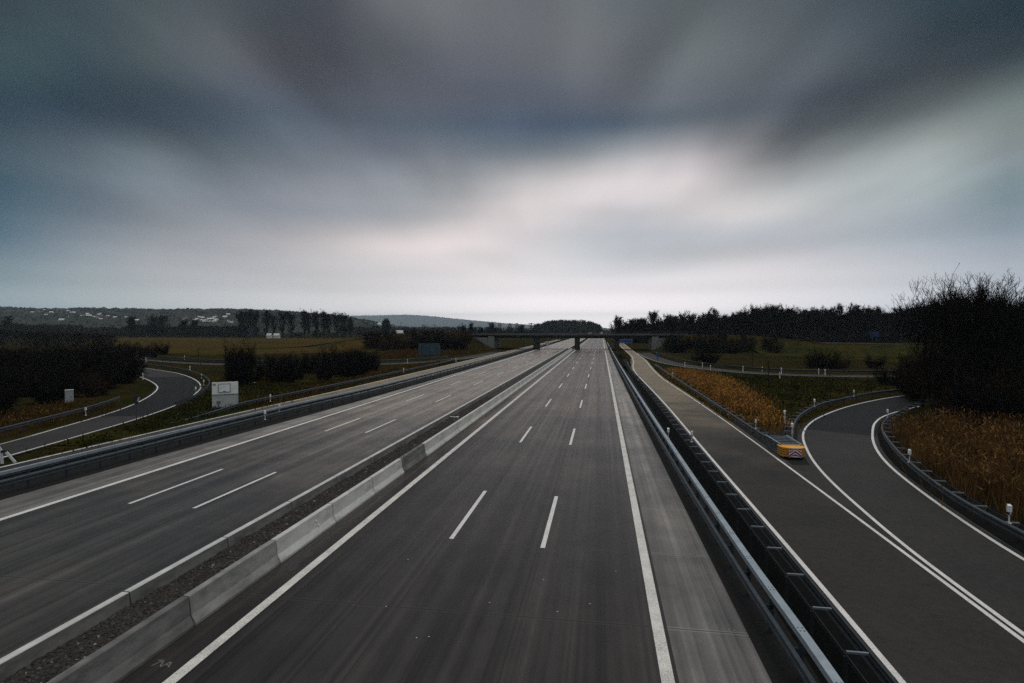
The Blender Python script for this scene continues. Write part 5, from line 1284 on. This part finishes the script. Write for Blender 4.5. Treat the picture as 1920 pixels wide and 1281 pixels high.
# ================================================================= far hills, houses and town
def hill(name, D, back, prof, m, seed, rough):
    mb = MB(); rows = 9; P = []
    for i in range(len(prof) - 1):
        (xa, ya), (xb, yb) = prof[i], prof[i + 1]; n = max(2, int((xb - xa) / 2.5))
        P += [(xa + (xb - xa) * k / n, ya + (yb - ya) * k / n) for k in range(n)]
    P.append(prof[-1])
    for j in range(rows):
        f = j / (rows - 1)
        for (px, py) in P:
            Dd = D - back + f * back
            bump_ = rough * (mnoise.noise(Vector((px * 0.09, f * 6, seed))) + 0.8 * mnoise.noise(Vector((px * 0.31, f * 14, seed + 4))))
            xr, yr, zr = at_dist(px, py, D)
            k = Dd / D
            mb.v.append((xr * k, Dd, max(-2.0, zr * (f ** 0.85) + (bump_ if j else -3))))
    for (px, py) in P:
        xr, yr, zr = at_dist(px, py, D); mb.v.append((xr * 1.05, D * 1.05, -3))
    n = len(P)
    for j in range(rows):
        for i in range(n - 1): mb.f.append((j * n + i, j * n + i + 1, (j + 1) * n + i + 1, (j + 1) * n + i)); mb.m.append(0)
    return tag(obj(name, mb, m, smooth=True), kind='structure')
H1 = [(-120, 576), (0, 575), (60, 578), (120, 578), (180, 577), (240, 578), (300, 580), (350, 579), (420, 579), (470, 580), (520, 582), (570, 586), (620, 590), (665, 596), (700, 603), (740, 610), (780, 616)]
hill('hills', 2000, 1000, H1, M['forest'], 1, 5.0)
H2 = [(380, 590), (480, 588), (600, 590), (660, 592), (720, 591), (760, 590), (800, 592), (850, 597), (900, 602), (960, 607), (1050, 612), (1150, 616)]
hill('hills', 13000, 2500, H2, M['forest'], 2, 8.0)
def house(loc, rz, s, w):
    mb = MB(); L_, W2, hh = 11 * s * w, 9 * s, 5.5 * s
    mb.box((0, 0, hh / 2), (L_, W2, hh), mi=0)
    v = [(-L_ / 2 - .5, -W2 / 2 - .6, hh), (L_ / 2 + .5, -W2 / 2 - .6, hh), (L_ / 2 + .5, W2 / 2 + .6, hh), (-L_ / 2 - .5, W2 / 2 + .6, hh), (-L_ / 2 - .5, 0, hh + 4 * s), (L_ / 2 + .5, 0, hh + 4 * s)]
    mb.add(v, [(0, 1, 5, 4), (2, 3, 4, 5), (1, 2, 5), (3, 0, 4), (0, 3, 2, 1)], 1)
    for k in range(3): mb.box((-L_ * 0.3 + k * L_ * 0.3, -W2 / 2 - 0.03, hh * 0.55), (1.3, 0.1, 1.5), mi=2)
    return mb
h_me = [house(0, 0, 1.0, 1.0).mesh('house', [M['house_wall'], M['house_roof'], M['window']]), house(0, 0, 1.15, 1.5).mesh('house', [M['house_wall'], M['roof_pale'], M['window']])]
hp = []
for i in range(96):
    c = rnd.random()
    if c < 0.30: px, py = rnd.gauss(185, 26), rnd.gauss(593, 3.2)
    elif c < 0.55: px, py = rnd.uniform(60, 145), rnd.gauss(586, 2.2)
    elif c < 0.85: px, py = rnd.gauss(395, 26), rnd.gauss(600, 3.5)
    else: px, py = rnd.uniform(0, 430), rnd.uniform(585, 602)
    if 265 < px < 312 or px > 440 or px < 0: continue
    hp.append((px, min(max(py, 582), 606)))
def ridge_y(px):
    for a, b in zip(H1, H1[1:]):
        if a[0] <= px <= b[0]: return a[1] + (b[1] - a[1]) * (px - a[0]) / (b[0] - a[0])
    return 580
ht = MB(); r2 = random.Random(70)
for i in range(2600):
    px = r2.uniform(-100, 740); f = r2.random() ** 0.5
    Dd = 1000 + 1000 * f; _, _, zr = at_dist(px, ridge_y(px), 2000)
    x = at_dist(px, 640, Dd)[0]; z = zr * f ** 0.85 - 4; H_ = r2.uniform(6, 11) * (1.0 if f < 0.97 else 0.8)
    if mnoise.noise(Vector((px * 0.03, f * 5, 2))) < -0.12: continue
    for q in range(9):
        ht.sliver(Vector((x + r2.uniform(-4, 4), Dd + r2.uniform(-3, 3), z + r2.uniform(0, H_ * 0.5))), Vector((r2.uniform(-.6, .6), r2.uniform(-.3, .3), 1)).normalized(), H_ * 0.6, 3.4, r2)
tag(obj('hillside_trees', ht, M['twig_green']), 'bare woodland covering the far left hillside among the houses', 'wood', kind='stuff')
for px, py in hp:
    # find where this sight line meets the hillside
    best = None
    for k in range(60):
        f = 0.02 + 0.98 * k / 59; Dd = 1000 + 1000 * f
        _, _, zr = at_dist(px, ridge_y(px), 2000); _, _, zl = at_dist(px, py, Dd)
        if zr * f ** 0.85 >= zl: best = Dd; break
    if best is None: continue
    x, y, z = at_dist(px, py, best)
    o = obj('house', h_me[rnd.random() < 0.45], None); o.location = (x, y, z - 1.5); o.rotation_euler = (0, 0, rnd.uniform(-0.8, 1.2)); s = rnd.uniform(0.35, 0.65); o.scale = (s, s, s)
    tag(o, 'tiny pale house among dark trees on the far left hillside', 'house', 'houses on the far left hillside')
for px, w, lab in ((505, 1.0, 'small white house left of its twin below the bare poplars'), (519, 1.2, 'small white house right of its twin below the bare poplars')):
    x, y, z = at_dist(px, 619, 440); o = obj('house', h_me[1], None); o.location = (x, y, 0); o.scale = (0.22 * w, 0.25, 0.40); tag(o, lab, 'house')
for px, lab in ((937, 'leftmost of the three hazy tower blocks'), (956, 'middle one of the three hazy tower blocks'), (969, 'rightmost of the three hazy tower blocks')):
    x, y, z = at_dist(px, 607, 2300); t = thing('tower_block', lab + ' on the horizon', 'tower block', (x, y, -1), 0.2, 'three tower blocks on the horizon')
    obj('wall', MB().box((0, 0, z / 2), (17, 17, z)), M['tower'], t)
    for k in range(2): o = obj('stair_panel', MB().box((0, 0, z / 2 + 1), (2.4, 0.8, z)), M['window'], t); o.location = (-4 + 8 * k, -8.7, 0)
    obj('roof', MB().box((0, 0, z + 1.5), (8, 8, 4)), M['tower'], t)
def pylon(px, py, Dd, lab, arms=1):
    x, y, z = at_dist(px, py, Dd); t = thing('power_pylon', lab, 'pylon', (x, y, -1), 0.3)
    mb = MB(); b = z * 0.09
    for sx, sy2 in ((-1, -1), (1, -1), (1, 1), (-1, 1)): mb.tube([(sx * b, sy2 * b, 0), (sx * b * 0.12, sy2 * b * 0.12, z)], [0.35, 0.25], 4)
    for k in range(7):
        f = k / 7; g_ = (k + 1) / 7; s = (1 if k % 2 else -1); w0, w1 = b * (1 - .88 * f), b * (1 - .88 * g_)
        for yv in (-1, 1): mb.tube([(-s * w0, yv * w0, z * f), (s * w1, yv * w1, z * g_)], [0.2, 0.2], 3)
    obj('mast', mb, M['pylon'], t)
    for k in range(arms):
        o = obj('cross_arm', MB().tube([(-z * 0.27, 0, 0), (0, 0, z * 0.03), (z * 0.27, 0, 0)], [0.25, 0.5, 0.25], 4).tube([(-z * 0.27, 0, 0), (z * 0.27, 0, -0.2)], [0.25, 0.25], 4), M['pylon'], t)
        o.location = (0, 0, z * (0.95 - 0.24 * k))
    return t
pylon(795, 608, 1100, 'left power pylon of the pair on the horizon left of the overpass'); pylon(815, 608, 1100, 'right power pylon of the pair on the horizon left of the overpass'); pylon(996, 605, 1000, 'power pylon with two cross arms right of the tower blocks', 2)
x, y, z = at_dist(743, 611, 850); wh = thing('warehouse', 'long flat hazy warehouse beside the egg shaped tree', 'warehouse', (x, y, -0.5), 0.25)
obj('wall', MB().box((0, 0, z / 2), (17, 14, z)), M['tower'], wh); obj('roof', MB().box((0, 0, z + 0.3), (18, 15, 0.7)), M['roof_pale'], wh)
x, y, z = at_dist(752, 603, 850); ch = thing('chimney', 'thin chimney at the right end of the hazy warehouse', 'chimney', (x, y, -0.5))
obj('shaft', MB().tube([(0, 0, 0), (0, 0, z)], [0.7, 0.45], 8), M['pylon'], ch)
x, y, z = at_dist(711, 604, 1500); tk = thing('storage_tank', 'white domed tank on the horizon left of the egg shaped tree', 'tank', (x, y, -0.5))
pr = [(7, 0), (7, z * .62), (6.2, z * .8), (4, z * .94), (0.2, z)]; dm = MB(); ns = 20
for r, zz in pr:
    for k in range(ns): dm.v.append((r * math.cos(6.2832 * k / ns), r * math.sin(6.2832 * k / ns), zz))
for j in range(len(pr) - 1):
    for k in range(ns): dm.f.append((j * ns + k, j * ns + (k + 1) % ns, (j + 1) * ns + (k + 1) % ns, (j + 1) * ns + k)); dm.m.append(0)
obj('shell', dm, M['roof_pale'], tk, smooth=True)
x, y, z = at_dist(749, 621, 560); o = obj('house', h_me[1], None); o.location = (x, y, 0); o.scale = (0.4, 0.4, 0.62); tag(o, 'low white roofed house below the hazy warehouse', 'house')

# ================================================================= haze
hb = MB().box((0, 5600, 207.5), (26000, 18900, 425.0))
m = bpy.data.materials.new('air_haze'); m.use_nodes = True; t = m.node_tree
for n in list(t.nodes): t.nodes.remove(n)
pv = t.nodes.new('ShaderNodeVolumePrincipled'); pv.inputs['Color'].default_value = (0.74, 0.90, 1.0, 1)
pv.inputs['Density'].default_value = HAZE_SIGMA; pv.inputs['Anisotropy'].default_value = 0.1
out = t.nodes.new('ShaderNodeOutputMaterial'); t.links.new(pv.outputs[0], out.inputs['Volume'])
tag(obj('haze', hb, m), kind='stuff')
